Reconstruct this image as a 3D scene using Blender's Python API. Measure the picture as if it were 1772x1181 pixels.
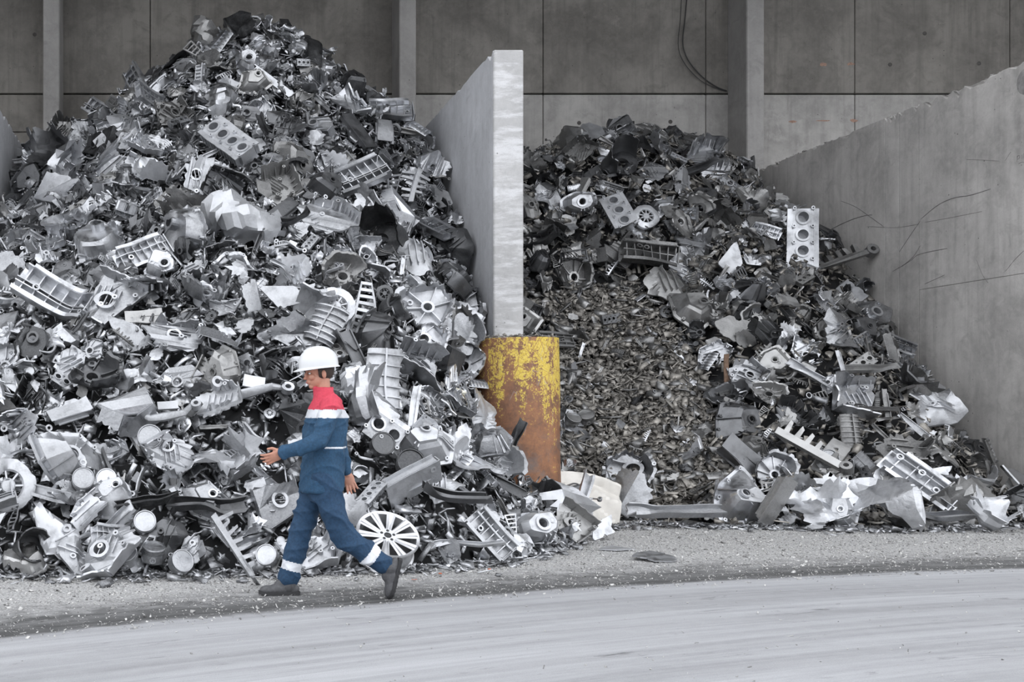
import bpy, bmesh, math, random
import numpy as np
from mathutils import Vector, Matrix, Euler
from mathutils.geometry import tessellate_polygon

for _o in list(bpy.data.objects):
    bpy.data.objects.remove(_o)
SC = bpy.context.scene
COL = SC.collection
PI = math.pi
random.seed(7)

# ------------------------------------------------------------------ camera
CAM_H, FPX, VPU, VPV = 1.4, 2000.0, 308.0, 704.0      # camera height, focal length and principal point in pixels
cam = bpy.data.cameras.new('camera')
cam.sensor_width = 36.0
cam.lens = FPX / 1772 * 36.0
cam.shift_x = (886 - VPU) / 1772
cam.shift_y = (VPV - 590.5) / 1772
cam.clip_end = 300
camo = bpy.data.objects.new('camera', cam)
COL.objects.link(camo)
camo.location = (0, 0, CAM_H)
camo.rotation_euler = (PI / 2, 0, 0)
SC.camera = camo

# ------------------------------------------------------------------ overcast sky and exposure
world = bpy.data.worlds.new('overcast_sky')
SC.world = world
world.use_nodes = True
bg = world.node_tree.nodes['Background']
bg.inputs[0].default_value = (0.93, 0.955, 1.0, 1)
bg.inputs[1].default_value = 1.0
SC.view_settings.view_transform = 'Standard'
SC.view_settings.look = 'None'
SC.view_settings.gamma = 1.0
SC.view_settings.use_curve_mapping = False
SC.view_settings.exposure = 1.12

# ------------------------------------------------------------------ hall dimensions (metres, camera looks along +Y)
Y_BACK, Y_COL, Y_FRONT = 22.5, 21.74, 14.25
X_LEFT, X_DIV0, X_DIV1, X_RIGHT = -2.62, 3.89, 4.26, 10.78
WALL_H = 5.8
ROOF_Z, ROOF_Y0 = 10.3, 13.4
BOL_X, BOL_Y, BOL_R, BOL_H = 4.04, 13.72, 0.485, 2.2

# ------------------------------------------------------------------ node helpers
class NT:
    def __init__(self, name):
        self.m = bpy.data.materials.new(name)
        self.m.use_nodes = True
        self.t = self.m.node_tree
        self.b = self.t.nodes['Principled BSDF']
    def n(self, typ, **kw):
        nd = self.t.nodes.new(typ)
        for k, v in kw.items():
            setattr(nd, k, v)
        return nd
    def link(self, a, b):
        self.t.links.new(a, b)
    def put(self, sock, v):
        if hasattr(v, 'is_linked') or isinstance(v, bpy.types.NodeSocket):
            self.link(v, sock)
        else:
            sock.default_value = v
    def math(self, op, a, b=0.0, c=0.0, clamp=False):
        nd = self.n('ShaderNodeMath', operation=op, use_clamp=clamp)
        self.put(nd.inputs[0], a); self.put(nd.inputs[1], b); self.put(nd.inputs[2], c)
        return nd.outputs[0]
    def noise(self, vec, scale, detail=4, rough=0.55, dist=0.0):
        nd = self.n('ShaderNodeTexNoise')
        self.put(nd.inputs['Vector'], vec)
        nd.inputs['Scale'].default_value = scale
        nd.inputs['Detail'].default_value = detail
        nd.inputs['Roughness'].default_value = rough
        nd.inputs['Distortion'].default_value = dist
        return nd.outputs['Fac']
    def voro(self, vec, scale, feature='F1'):
        nd = self.n('ShaderNodeTexVoronoi', feature=feature)
        self.put(nd.inputs['Vector'], vec)
        nd.inputs['Scale'].default_value = scale
        return nd.outputs['Distance']
    def mapv(self, vec, scale=(1, 1, 1), loc=(0, 0, 0), rot=(0, 0, 0)):
        nd = self.n('ShaderNodeMapping')
        self.put(nd.inputs['Vector'], vec)
        nd.inputs['Scale'].default_value = scale
        nd.inputs['Location'].default_value = loc
        nd.inputs['Rotation'].default_value = rot
        return nd.outputs[0]
    def ramp(self, fac, stops, interp='LINEAR'):
        nd = self.n('ShaderNodeValToRGB')
        cr = nd.color_ramp
        cr.interpolation = interp
        while len(cr.elements) > 1:
            cr.elements.remove(cr.elements[-1])
        cr.elements[0].position = stops[0][0]
        cr.elements[0].color = C4(stops[0][1])
        for p, c in stops[1:]:
            e = cr.elements.new(p)
            e.color = C4(c)
        self.put(nd.inputs[0], fac)
        return nd.outputs[0]
    def mr(self, v, a, b, c=0.0, d=1.0):
        nd = self.n('ShaderNodeMapRange', clamp=True)
        self.put(nd.inputs[0], v)
        for i, x in enumerate((a, b, c, d)):
            nd.inputs[i + 1].default_value = x
        return nd.outputs[0]
    def mix(self, fac, a, b, blend='MIX'):
        nd = self.n('ShaderNodeMix', data_type='RGBA', blend_type=blend)
        self.put(nd.inputs[0], fac)
        self.put(nd.inputs[6], C4(a) if isinstance(a, (tuple, float, int)) else a)
        self.put(nd.inputs[7], C4(b) if isinstance(b, (tuple, float, int)) else b)
        return nd.outputs[2]
    def bump(self, h, strength=0.3, dist=0.01, normal=None):
        nd = self.n('ShaderNodeBump')
        nd.inputs['Strength'].default_value = strength
        nd.inputs['Distance'].default_value = dist
        self.put(nd.inputs['Height'], h)
        if normal is not None:
            self.put(nd.inputs['Normal'], normal)
        return nd.outputs[0]
    def obj(self):
        return self.n('ShaderNodeTexCoord').outputs['Object']
    def pos(self):
        return self.n('ShaderNodeNewGeometry').outputs['Position']
    def done(self, color=None, rough=None, metal=None, normal=None, spec=None):
        for k, v in (('Base Color', color), ('Roughness', rough), ('Metallic', metal), ('Normal', normal), ('Specular IOR Level', spec)):
            if v is not None:
                self.put(self.b.inputs[k], C4(v) if isinstance(v, tuple) else v)
        return self.m

def C4(c):
    if isinstance(c, (float, int)):
        return (c, c, c, 1)
    return tuple(c) if len(c) == 4 else (*c, 1)

def s2l(r, g, b):
    return tuple((x / 255 / 12.92) if x / 255 <= 0.04045 else ((x / 255 + 0.055) / 1.055) ** 2.4 for x in (r, g, b))

# ------------------------------------------------------------------ materials
def alu(name, dark, mid, bright, rough=0.42, metal=0.85, island=False, tint=(0.97, 0.985, 1.02), scale=7.0):
    t = NT(name)
    o = t.obj()
    rnd = t.n('ShaderNodeNewGeometry').outputs['Random Per Island'] if island else t.n('ShaderNodeObjectInfo').outputs['Random']
    c = t.ramp(rnd, [(0, tuple(dark * k for k in tint)), (0.45, tuple(mid * k for k in tint)), (1, tuple(bright * k for k in tint))])
    d = t.noise(o, scale, 5, 0.62)
    d2 = t.noise(o, scale * 9, 3, 0.6)
    dirt = t.mr(d, 0.52, 0.72, 0.0, 0.55)
    c = t.mix(dirt, c, (0.11, 0.11, 0.112))
    c = t.mix(t.mr(d2, 0.35, 0.7, 0.0, 0.25), c, tuple(min(0.9, bright * 1.12 * k) for k in tint))
    r = t.mr(d, 0.3, 0.75, rough - 0.1, rough + 0.2)
    nb = t.bump(d2, 0.10, 0.005, t.bump(d, 0.3, 0.02))
    return t.done(c, r, t.mr(d, 0.4, 0.75, metal, metal * 0.6), nb)

def concrete(name, base, dark, warm=(1, 1, 1), streak=0.5, smear=0.0, scale=1.0, pores=True):
    t = NT(name)
    p = t.pos()
    rnd = t.n('ShaderNodeObjectInfo').outputs['Random']
    n1 = t.noise(p, 0.9 * scale, 6, 0.62, 0.4)
    n2 = t.noise(p, 9 * scale, 5, 0.65)
    n3 = t.noise(t.mapv(p, (5 * scale, 5 * scale, 0.35 * scale)), 1.0, 4, 0.6)
    n4 = t.noise(p, 70, 2, 0.6)
    B = tuple(base * w for w in warm)
    D = tuple(dark * w for w in warm)
    c = t.mix(t.mr(n1, 0.38, 0.62), D, B)
    n5 = t.noise(p, 3.1 * scale, 5, 0.7, 0.7)
    c = t.mix(t.mr(n5, 0.52, 0.70, 0, 0.55), c, tuple(k * 0.75 for k in D))
    c = t.mix(t.mr(t.noise(t.mapv(p, (1, 1, 1), (7, 3, 1)), 1.9 * scale, 6, 0.75, 0.5), 0.58, 0.70, 0, 0.45), c, tuple(k * 1.25 for k in B))
    n6 = t.noise(t.mapv(p, (11 * scale, 11 * scale, 0.5 * scale)), 1.0, 3, 0.6)
    c = t.mix(t.math('MULTIPLY', t.mr(n6, 0.55, 0.75), streak * 0.7), c, tuple(k * 0.7 for k in D))
    c = t.mix(t.math('MULTIPLY', t.mr(n3, 0.5, 0.74), streak), c, tuple(k * 0.72 for k in D))
    c = t.mix(t.mr(n2, 0.42, 0.72, 0.0, 0.35), c, tuple(k * 1.12 for k in B))
    if smear:
        sm = t.noise(t.mapv(p, (1.1, 1.1, 5.0), rot=(0, 0.2, 0)), 1.3, 7, 0.72, 0.35)
        c = t.mix(t.mr(sm, 0.47, 0.60, 0, smear), c, (0.66, 0.66, 0.67))
    c = t.mix(t.mr(n4, 0.55, 0.8, 0, 0.35), c, tuple(k * 0.6 for k in D))
    h = t.math('ADD', t.math('MULTIPLY', n2, 0.6), t.math('MULTIPLY', n4, 0.25))
    if pores:
        v = t.voro(p, 6.5)
        big = t.noise(p, 2.1, 2)
        hole = t.math('MULTIPLY', t.mr(v, 0.035, 0.075, 1, 0), t.mr(big, 0.5, 0.56))
        c = t.mix(t.math('MULTIPLY', hole, 0.85), c, (0.035, 0.033, 0.03))
        h = t.math('SUBTRACT', h, hole)
    c = t.mix(t.math('MULTIPLY', rnd, 0.16), c, tuple(k * 0.8 for k in D))
    return t.done(c, t.mr(n2, 0.3, 0.7, 0.75, 0.92), 0.0, t.bump(h, 0.35, 0.012), 0.3)

def flat(name, c, rough=0.6, metal=0.0, var=0.12, scale=30, bump=0.2, bdist=0.003):
    t = NT(name)
    o = t.obj()
    n = t.noise(o, scale, 4, 0.6)
    col = t.mix(t.mr(n, 0.3, 0.7), tuple(k * (1 - var) for k in c), tuple(min(1, k * (1 + var)) for k in c))
    return t.done(col, rough, metal, t.bump(n, bump, bdist))

M = {}
M['alu'] = alu('cast_aluminium', 0.27, 0.42, 0.64, 0.34, 1.0)
M['alu_pale'] = alu('pale_aluminium', 0.40, 0.50, 0.62, 0.44, 0.85)
M['alu_dark'] = alu('oily_dark_aluminium', 0.06, 0.11, 0.19, 0.34, 0.9)
M['alu_dull'] = alu('dull_weathered_aluminium', 0.12, 0.22, 0.44, 0.40, 0.9, tint=(1.0, 0.995, 0.985))
M['frag'] = alu('aluminium_fragments', 0.10, 0.32, 0.72, 0.36, 0.95, island=True, scale=14)
M['frag_dull'] = alu('dull_fines', 0.09, 0.19, 0.42, 0.5, 0.5, island=True, tint=(1.06, 1.0, 0.91), scale=14)
M['core'] = flat('painted_gap_shade', (0.010, 0.010, 0.011), 0.8, 0.0, 0.2, 8, 0.0)  # near-black stands in for the shade deep between scrap pieces
M['wheel'] = flat('wheel_silver', (0.58, 0.585, 0.60), 0.3, 0.75, 0.06, 12, 0.05)
M['dark_hole'] = flat('dark_recess', (0.05, 0.05, 0.052), 0.8, 0.2)
M['sheet_white'] = flat('creamy_painted_sheet', (0.70, 0.675, 0.63), 0.42, 0.15, 0.08, 9, 0.2)
M['rusty_red'] = flat('orange_plastic', (0.62, 0.14, 0.05), 0.5)
M['cream'] = flat('cream_plastic', (0.76, 0.73, 0.62), 0.5)
M['rust_strip'] = flat('rust_brown_strip', (0.20, 0.13, 0.09), 0.75, 0.2, 0.4, 20)
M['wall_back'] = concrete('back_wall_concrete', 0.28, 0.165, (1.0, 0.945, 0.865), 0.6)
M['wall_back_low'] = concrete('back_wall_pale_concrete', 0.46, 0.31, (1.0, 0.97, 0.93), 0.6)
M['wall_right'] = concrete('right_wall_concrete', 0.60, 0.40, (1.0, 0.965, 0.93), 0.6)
M['wall_div'] = concrete('divider_side_concrete', 0.60, 0.48, (0.98, 0.99, 1.03), 0.3)
M['wall_front'] = concrete('divider_front_concrete', 0.50, 0.40, (1.0, 0.99, 0.985), 0.1, 0.85)
M['column'] = concrete('column_concrete', 0.40, 0.30, (1.0, 0.97, 0.94), 0.4)
M['roof'] = concrete('roof_underside', 0.18, 0.14, (1.0, 0.97, 0.94), 0.1, pores=False)
M['joint'] = flat('dark_joint', (0.09, 0.085, 0.08), 0.9)
M['rubble'] = flat('concrete_rubble', (0.34, 0.33, 0.32), 0.9, 0, 0.3, 25, 0.6, 0.01)
M['mark'] = flat('black_scrape', (0.17, 0.16, 0.155), 0.85)
M['stain'] = flat('grey_stain', (0.30, 0.29, 0.285), 0.9, 0, 0.3, 12)
M['brick_stain'] = flat('orange_stain', (0.34, 0.22, 0.17), 0.9, 0, 0.3)
M['cable'] = flat('black_cable', (0.03, 0.03, 0.03), 0.6)
M['skin'] = flat('skin', (0.47, 0.23, 0.16), 0.5, 0, 0.08, 40, 0.1)
M['blue'] = flat('work_blue_cloth', (0.017, 0.060, 0.120), 0.82, 0, 0.25, 60, 0.4)
M['navy'] = flat('navy_trouser_cloth', (0.014, 0.046, 0.098), 0.82, 0, 0.25, 60, 0.4)
M['red'] = flat('coral_red_cloth', (0.55, 0.05, 0.085), 0.75, 0, 0.12, 60, 0.3)
M['reflective'] = flat('silver_reflective_tape', (0.66, 0.68, 0.72), 0.4, 0.1, 0.05, 80, 0.2)
M['helmet'] = flat('white_helmet_plastic', (0.66, 0.67, 0.68), 0.28, 0, 0.02, 5, 0.02)
M['boot'] = flat('grey_boot_leather', (0.075, 0.075, 0.08), 0.65, 0, 0.3, 40, 0.3)
M['sole'] = flat('black_rubber_sole', (0.03, 0.03, 0.032), 0.8)
M['hair'] = flat('dark_hair', (0.035, 0.025, 0.02), 0.7, 0, 0.3, 90, 0.6)
M['eye'] = flat('eye_white', (0.75, 0.73, 0.7), 0.25)
M['iris'] = flat('eye_dark', (0.03, 0.02, 0.015), 0.2)
M['lip'] = flat('lips', (0.50, 0.20, 0.17), 0.45)

def bollard_mat():
    t = NT('peeling_yellow_paint_on_rust')
    o = t.obj()
    sep = t.n('ShaderNodeSeparateXYZ'); t.link(o, sep.inputs[0])
    z = sep.outputs[2]
    n1 = t.noise(o, 3.2, 6, 0.65)
    n2 = t.noise(o, 16, 6, 0.72, 0.6)
    n3 = t.noise(o, 55, 4, 0.7)
    n4 = t.noise(t.mapv(o, (9, 9, 0.9)), 1.0, 4, 0.6)
    rust = t.ramp(t.math('ADD', t.math('MULTIPLY', n1, 0.6), t.math('MULTIPLY', n2, 0.4)),
                  [(0.30, (0.075, 0.04, 0.028)), (0.45, (0.22, 0.105, 0.058)), (0.58, (0.36, 0.165, 0.08)), (0.72, (0.40, 0.24, 0.15))])
    grey = t.mr(t.noise(o, 2.4, 5, 0.7, 0.8), 0.50, 0.66, 0, 0.72)
    lowz = t.mr(z, 1.3, 0.7, 0.25, 1)
    rust = t.mix(t.math('MULTIPLY', grey, lowz), rust, (0.17, 0.155, 0.15))
    rust = t.mix(t.mr(n3, 0.6, 0.76, 0, 0.7), rust, (0.05, 0.035, 0.028))
    # paint survives best near the top and thins out towards the middle, broken up by chips and scratches
    keep = t.mr(z, 0.85, 1.75, -0.04, 0.36)
    side = t.mr(sep.outputs[0], -0.45, 0.35, -0.12, 0.06)
    f = t.math('ADD', t.math('ADD', keep, side), t.math('ADD', t.math('MULTIPLY', t.math('SUBTRACT', n2, 0.5), 1.35), t.math('MULTIPLY', t.math('SUBTRACT', n1, 0.5), 0.7)))
    f = t.math('ADD', f, t.math('MULTIPLY', t.math('SUBTRACT', n4, 0.5), 0.9))
    f = t.math('ADD', f, t.math('MULTIPLY', t.math('SUBTRACT', n3, 0.5), 0.9))
    paint = t.mr(f, 0.29, 0.35)
    scr = t.voro(t.mapv(o, (7, 7, 3.2), rot=(0.3, 0.5, 0.2)), 1.3, 'DISTANCE_TO_EDGE')
    scr2 = t.voro(t.mapv(o, (5, 5, 6), rot=(0.9, 0.2, 0.4)), 1.7, 'DISTANCE_TO_EDGE')
    line = t.math('MAXIMUM', t.mr(scr, 0.006, 0.03, 1, 0), t.mr(scr2, 0.006, 0.024, 1, 0))
    line = t.math('MULTIPLY', line, t.mr(n1, 0.42, 0.55))
    paint = t.math('MULTIPLY', paint, t.math('SUBTRACT', 1, line))
    yel = t.mix(t.mr(n3, 0.35, 0.7), (0.58, 0.40, 0.04), (0.74, 0.58, 0.15))
    col = t.mix(paint, rust, yel)
    silv = t.math('MULTIPLY', t.mr(t.voro(t.mapv(o, (6, 6, 1.6), rot=(0.7, -0.5, 0.2)), 2.0, 'DISTANCE_TO_EDGE'), 0.004, 0.018, 1, 0), t.mr(t.noise(o, 4.0, 3), 0.56, 0.66))
    col = t.mix(t.math('MULTIPLY', silv, 0.75), col, (0.42, 0.43, 0.46))
    h = t.math('ADD', t.math('MULTIPLY', paint, 0.5), t.math('MULTIPLY', n3, 0.7))
    return t.done(col, t.mr(n2, 0.3, 0.7, 0.5, 0.8), t.math('MULTIPLY', grey, 0.35), t.bump(h, 0.5, 0.006))
M['bollard'] = bollard_mat()

def circum(a, b, c):
    ax, ay = a; bx, by = b; cx, cy = c
    d = 2 * (ax * (by - cy) + bx * (cy - ay) + cx * (ay - by))
    ux = ((ax * ax + ay * ay) * (by - cy) + (bx * bx + by * by) * (cy - ay) + (cx * cx + cy * cy) * (ay - by)) / d
    uy = ((ax * ax + ay * ay) * (cx - bx) + (bx * bx + by * by) * (ax - cx) + (cx * cx + cy * cy) * (bx - ax)) / d
    return ux, uy, math.hypot(ax - ux, ay - uy)
TRK = circum((-1.07, 6.98), (3.05, 8.85), (7.3, 9.98))

def floor_mat():
    t = NT('dusty_yard_paving')
    p = t.pos()
    sep = t.n('ShaderNodeSeparateXYZ'); t.link(p, sep.inputs[0])
    dx = t.math('SUBTRACT', sep.outputs[0], TRK[0]); dy = t.math('SUBTRACT', sep.outputs[1], TRK[1])
    r = t.math('SQRT', t.math('ADD', t.math('MULTIPLY', dx, dx), t.math('MULTIPLY', dy, dy)))
    a = t.math('MULTIPLY', t.math('ARCTAN2', dx, dy), TRK[2])
    q = t.n('ShaderNodeCombineXYZ'); t.link(r, q.inputs[0]); t.link(a, q.inputs[1])
    q = q.outputs[0]
    warp = t.noise(p, 1.1, 4, 0.6)
    fine = t.noise(p, 46, 4, 0.7)
    vf = t.noise(p, 130, 3, 0.7)
    mid = t.noise(p, 7, 5, 0.65)
    st1 = t.noise(t.mapv(q, (2.6, 0.10, 1)), 1.0, 5, 0.6, 0.3)
    st2 = t.noise(t.mapv(q, (13, 0.45, 1)), 1.0, 5, 0.65, 0.4)
    st3 = t.noise(t.mapv(q, (5, 0.9, 1)), 1.3, 6, 0.72, 0.7)
    road = t.mix(t.mr(st1, 0.36, 0.66), (0.31, 0.312, 0.322), (0.43, 0.434, 0.45))
    road = t.mix(t.mr(st2, 0.42, 0.70, 0, 0.5), road, (0.22, 0.222, 0.232))
    road = t.mix(t.math('MULTIPLY', t.mr(st3, 0.60, 0.72), t.mr(st1, 0.5, 0.62, 0.9, 0.1)), road, (0.09, 0.09, 0.093))
    road = t.mix(t.mr(mid, 0.45, 0.75, 0, 0.3), road, (0.43, 0.433, 0.45))
    dirt = t.mix(t.mr(mid, 0.35, 0.65), (0.17, 0.169, 0.169), (0.33, 0.329, 0.33))
    dirt = t.mix(t.mr(st3, 0.44, 0.64, 0, 0.8), dirt, (0.06, 0.06, 0.06))
    grit = t.mix(t.mr(t.math('ADD', t.math('MULTIPLY', fine, 0.6), t.math('MULTIPLY', vf, 0.4)), 0.42, 0.58), (0.19, 0.188, 0.186), (0.66, 0.655, 0.648))
    rr = t.math('ADD', t.math('SUBTRACT', r, TRK[2]), t.math('MULTIPLY', t.math('SUBTRACT', warp, 0.5), 0.30))
    isdirt = t.mr(rr, -0.04, 0.06)
    isgrit = t.mr(t.math('ADD', rr, t.math('MULTIPLY', t.math('SUBTRACT', mid, 0.5), 0.9)), 0.5, 1.15, 0, 0.85)
    band = t.math('MULTIPLY', t.mr(rr, -0.02, 0.06), t.mr(rr, 0.75, 0.12))
    c = t.mix(isdirt, road, dirt)
    c = t.mix(t.math('MULTIPLY', band, t.mr(st2, 0.35, 0.55, 0.5, 0.95)), c, (0.06, 0.06, 0.06))
    c = t.mix(isgrit, c, grit)
    speck = t.mr(t.voro(p, 34), 0.06, 0.12, 1, 0)
    spm = t.mr(t.noise(p, 3.3, 3), 0.55, 0.7)
    c = t.mix(t.math('MULTIPLY', t.math('MULTIPLY', speck, spm), 0.8), c, (0.06, 0.06, 0.06))
    c = t.mix(t.mr(fine, 0.6, 0.8, 0, 0.25), c, (0.5, 0.5, 0.51))
    c = t.mix(t.mr(vf, 0.45, 0.75, 0, 0.3), c, (0.10, 0.10, 0.102))
    h = t.math('ADD', t.math('ADD', t.math('MULTIPLY', fine, 0.6), t.math('MULTIPLY', vf, 0.4)), t.math('MULTIPLY', st2, 0.7))
    return t.done(c, 0.82, 0.0, t.bump(h, 0.6, 0.014), 0.3)
M['floor'] = floor_mat()

# ------------------------------------------------------------------ object helpers
def tag(o, label=None, cat=None, group=None, kind=None):
    if label: o['label'] = label
    if cat: o['category'] = cat
    if group: o['group'] = group
    if kind: o['kind'] = kind
    return o

def link(name, data, parent=None):
    o = bpy.data.objects.new(name, data)
    COL.objects.link(o)
    if parent is not None:
        o.parent = parent
    return o

def to_mesh(name, V, F, mat, smooth=None):
    me = bpy.data.meshes.new(name)
    me.from_pydata([tuple(v) for v in np.asarray(V, float)], [], [tuple(int(i) for i in f) for f in F])
    me.update()
    me.materials.append(M[mat] if isinstance(mat, str) else mat)
    if smooth is not None:
        me.shade_smooth()
        me.set_sharp_from_angle(angle=math.radians(smooth))
    return me

def fast_mesh(name, V, T, mat):
    """triangles only, straight from numpy"""
    me = bpy.data.meshes.new(name)
    V = np.ascontiguousarray(V, np.float32); T = np.ascontiguousarray(T, np.int32)
    me.vertices.add(len(V)); me.vertices.foreach_set('co', V.ravel())
    me.loops.add(T.size); me.loops.foreach_set('vertex_index', T.ravel())
    me.polygons.add(len(T))
    me.polygons.foreach_set('loop_start', np.arange(0, T.size, 3, dtype=np.int32))
    me.update(calc_edges=True)
    me.validate()
    me.materials.append(M[mat])
    return me

class MB:
    def __init__(self):
        self.V = []; self.F = []; self.n = 0
    def add(self, vf, mat4=None):
        V, F = vf
        V = np.asarray(V, float)
        if mat4 is not None:
            m = np.array(mat4)
            V = V @ m[:3, :3].T + m[:3, 3]
        self.V.append(V)
        self.F += [tuple(i + self.n for i in f) for f in F]
        self.n += len(V)
        return self
    def get(self):
        return (np.vstack(self.V), self.F)

def T4(x=0, y=0, z=0, rx=0, ry=0, rz=0, s=1):
    return Matrix.Translation((x, y, z)) @ Euler((rx, ry, rz)).to_matrix().to_4x4() @ Matrix.Scale(s, 4)

def box(cx, cy, cz, sx, sy, sz, nx=1, ny=1):
    """box split nx times along x and ny along y, so that it can be bent"""
    xs = np.linspace(-sx / 2, sx / 2, nx + 1) + cx
    ys = np.linspace(-sy / 2, sy / 2, ny + 1) + cy
    V = []
    for z in (cz - sz / 2, cz + sz / 2):
        for y in ys:
            for x in xs:
                V.append((x, y, z))
    w = nx + 1; k = w * (ny + 1); F = []
    for j in range(ny):
        for i in range(nx):
            a = j * w + i
            F.append((a, a + w, a + w + 1, a + 1))
            F.append((k + a, k + a + 1, k + a + w + 1, k + a + w))
    for i in range(nx):
        F.append((i, i + 1, k + i + 1, k + i))
        a = ny * w + i
        F.append((a + 1, a, k + a, k + a + 1))
    for j in range(ny):
        a = j * w
        F.append((a + w, a, k + a, k + a + w))
        a = j * w + nx
        F.append((a, a + w, k + a + w, k + a))
    return np.array(V), F

def lathe(prof, n=20, cap0=False, cap1=False, a0=0.0):
    """profile of (r, z) round the z axis"""
    V = []; F = []
    for r, z in prof:
        for i in range(n):
            a = a0 + 2 * PI * i / n
            V.append((r * math.cos(a), r * math.sin(a), z))
    for j in range(len(prof) - 1):
        for i in range(n):
            a = j * n + i; b = j * n + (i + 1) % n
            F.append((a, b, b + n, a + n))
    if cap0: F.append(tuple(range(n - 1, -1, -1)))
    if cap1: F.append(tuple(range((len(prof) - 1) * n, len(prof) * n)))
    return np.array(V), F

def ring(r0, r1, z0, z1, n=18):
    V, F = lathe([(r0, z0), (r1, z0), (r1, z1), (r0, z1), (r0, z0)], n)
    return V, F

def cyl(r, z0, z1, n=10, r2=None):
    return lathe([(r, z0), (r2 if r2 else r, z1)], n, True, True)

def tube(path, radii, n=10, caps=True, flat=1.0):
    """swept tube along a path; flat squeezes the section"""
    P = [Vector(p) for p in path]
    if isinstance(radii, (int, float)): radii = [radii] * len(P)
    V = []; F = []
    t0 = (P[1] - P[0]).normalized()
    nrm = t0.orthogonal().normalized()
    for i, p in enumerate(P):
        t = (P[min(i + 1, len(P) - 1)] - P[max(i - 1, 0)]).normalized()
        nrm = (nrm - t * nrm.dot(t)).normalized()
        bn = t.cross(nrm)
        for k in range(n):
            a = 2 * PI * k / n
            q = p + nrm * (math.cos(a) * radii[i]) + bn * (math.sin(a) * radii[i] * flat)
            V.append(tuple(q))
    for i in range(len(P) - 1):
        for k in range(n):
            a = i * n + k; b = i * n + (k + 1) % n
            F.append((a, b, b + n, a + n))
    if caps:
        F.append(tuple(range(n - 1, -1, -1)))
        F.append(tuple(range((len(P) - 1) * n, len(P) * n)))
    return np.array(V), F

def solid(P, th, wrap=False):
    """thick shell from an (m, n, 3) grid; wrap closes the second direction"""
    P = np.asarray(P, float); m, n, _ = P.shape
    du = np.gradient(P, axis=0)
    if wrap:
        dv = (np.roll(P, -1, 1) - np.roll(P, 1, 1)) / 2
    else:
        dv = np.gradient(P, axis=1)
    N = np.cross(du, dv)
    N /= np.maximum(np.linalg.norm(N, axis=2, keepdims=True), 1e-9)
    A = P + N * th / 2; B = P - N * th / 2
    V = np.vstack([A.reshape(-1, 3), B.reshape(-1, 3)])
    k = m * n; F = []
    nn = n if wrap else n - 1
    for i in range(m - 1):
        for j in range(nn):
            a = i * n + j; b = i * n + (j + 1) % n; c = b + n; d = a + n
            F.append((a, d, c, b)); F.append((k + a, k + b, k + c, k + d))
    for j in range(nn):
        a = j; b = (j + 1) % n
        F.append((a, b, k + b, k + a))
        a += (m - 1) * n; b += (m - 1) * n
        F.append((b, a, k + a, k + b))
    if not wrap:
        for i in range(m - 1):
            a = i * n; b = a + n
            F.append((b, a, k + a, k + b))
            a += n - 1; b += n - 1
            F.append((a, b, k + b, k + a))
    return V, F

def extrude(poly, th, z=0.0):
    n = len(poly)
    V = [(x, y, z - th / 2) for x, y in poly] + [(x, y, z + th / 2) for x, y in poly]
    tris = tessellate_polygon([[Vector((x, y, 0)) for x, y in poly]])
    area = sum(poly[i][0] * poly[(i + 1) % n][1] - poly[(i + 1) % n][0] * poly[i][1] for i in range(n))
    F = []
    for a, b, c in tris:
        ar = (poly[b][0] - poly[a][0]) * (poly[c][1] - poly[a][1]) - (poly[c][0] - poly[a][0]) * (poly[b][1] - poly[a][1])
        if ar < 0: b, c = c, b
        F.append((a + n, b + n, c + n)); F.append((c, b, a))
    for i in range(n):
        j = (i + 1) % n
        F.append((i, j, j + n, i + n) if area > 0 else (j, i, i + n, j + n))
    return np.array(V), F

def cell_plate(cx, cy, w, h, r, z0, z1, n=16):
    """a rectangular block face with one round bore through it"""
    V = []; F = []
    for z in (z1, z0):
        for k in range(n):
            a = 2 * PI * k / n
            c, s = math.cos(a), math.sin(a)
            q = min(w / 2 / max(abs(c), 1e-6), h / 2 / max(abs(s), 1e-6))
            V.append((cx + q * c, cy + q * s, z))
        for k in range(n):
            a = 2 * PI * k / n
            V.append((cx + r * math.cos(a), cy + r * math.sin(a), z))
    for k in range(n):
        j = (k + 1) % n
        F.append((k, j, n + j, n + k))                          # top face
        F.append((n + k, n + j, 3 * n + j, 3 * n + k))          # bore
        F.append((2 * n + j, 2 * n + k, 3 * n + k, 3 * n + j))  # bottom
        F.append((j, k, 2 * n + k, 2 * n + j))                  # outside
    return np.array(V), F

# ================================================================== the setting
def struct(name, V, F, mat, parent=None, smooth=None):
    o = link(name, to_mesh(name, V, F, mat, smooth), parent)
    if parent is None: tag(o, kind='structure')
    return o

def bevel_box(x0, x1, y0, y1, z0, z1, b=0.012):
    """box with chamfered edges"""
    bm = bmesh.new()
    vs = [bm.verts.new(p) for p in [(x0, y0, z0), (x1, y0, z0), (x1, y1, z0), (x0, y1, z0), (x0, y0, z1), (x1, y0, z1), (x1, y1, z1), (x0, y1, z1)]]
    for f in ((0, 3, 2, 1), (4, 5, 6, 7), (0, 1, 5, 4), (1, 2, 6, 5), (2, 3, 7, 6), (3, 0, 4, 7)):
        bm.faces.new([vs[i] for i in f])
    bmesh.ops.bevel(bm, geom=bm.edges[:], offset=b, segments=1, affect='EDGES')
    bm.verts.ensure_lookup_table()
    for i, v in enumerate(bm.verts): v.index = i
    V = np.array([tuple(v.co) for v in bm.verts]); F = [tuple(v.index for v in f.verts) for f in bm.faces]
    bm.free()
    return V, F

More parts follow.
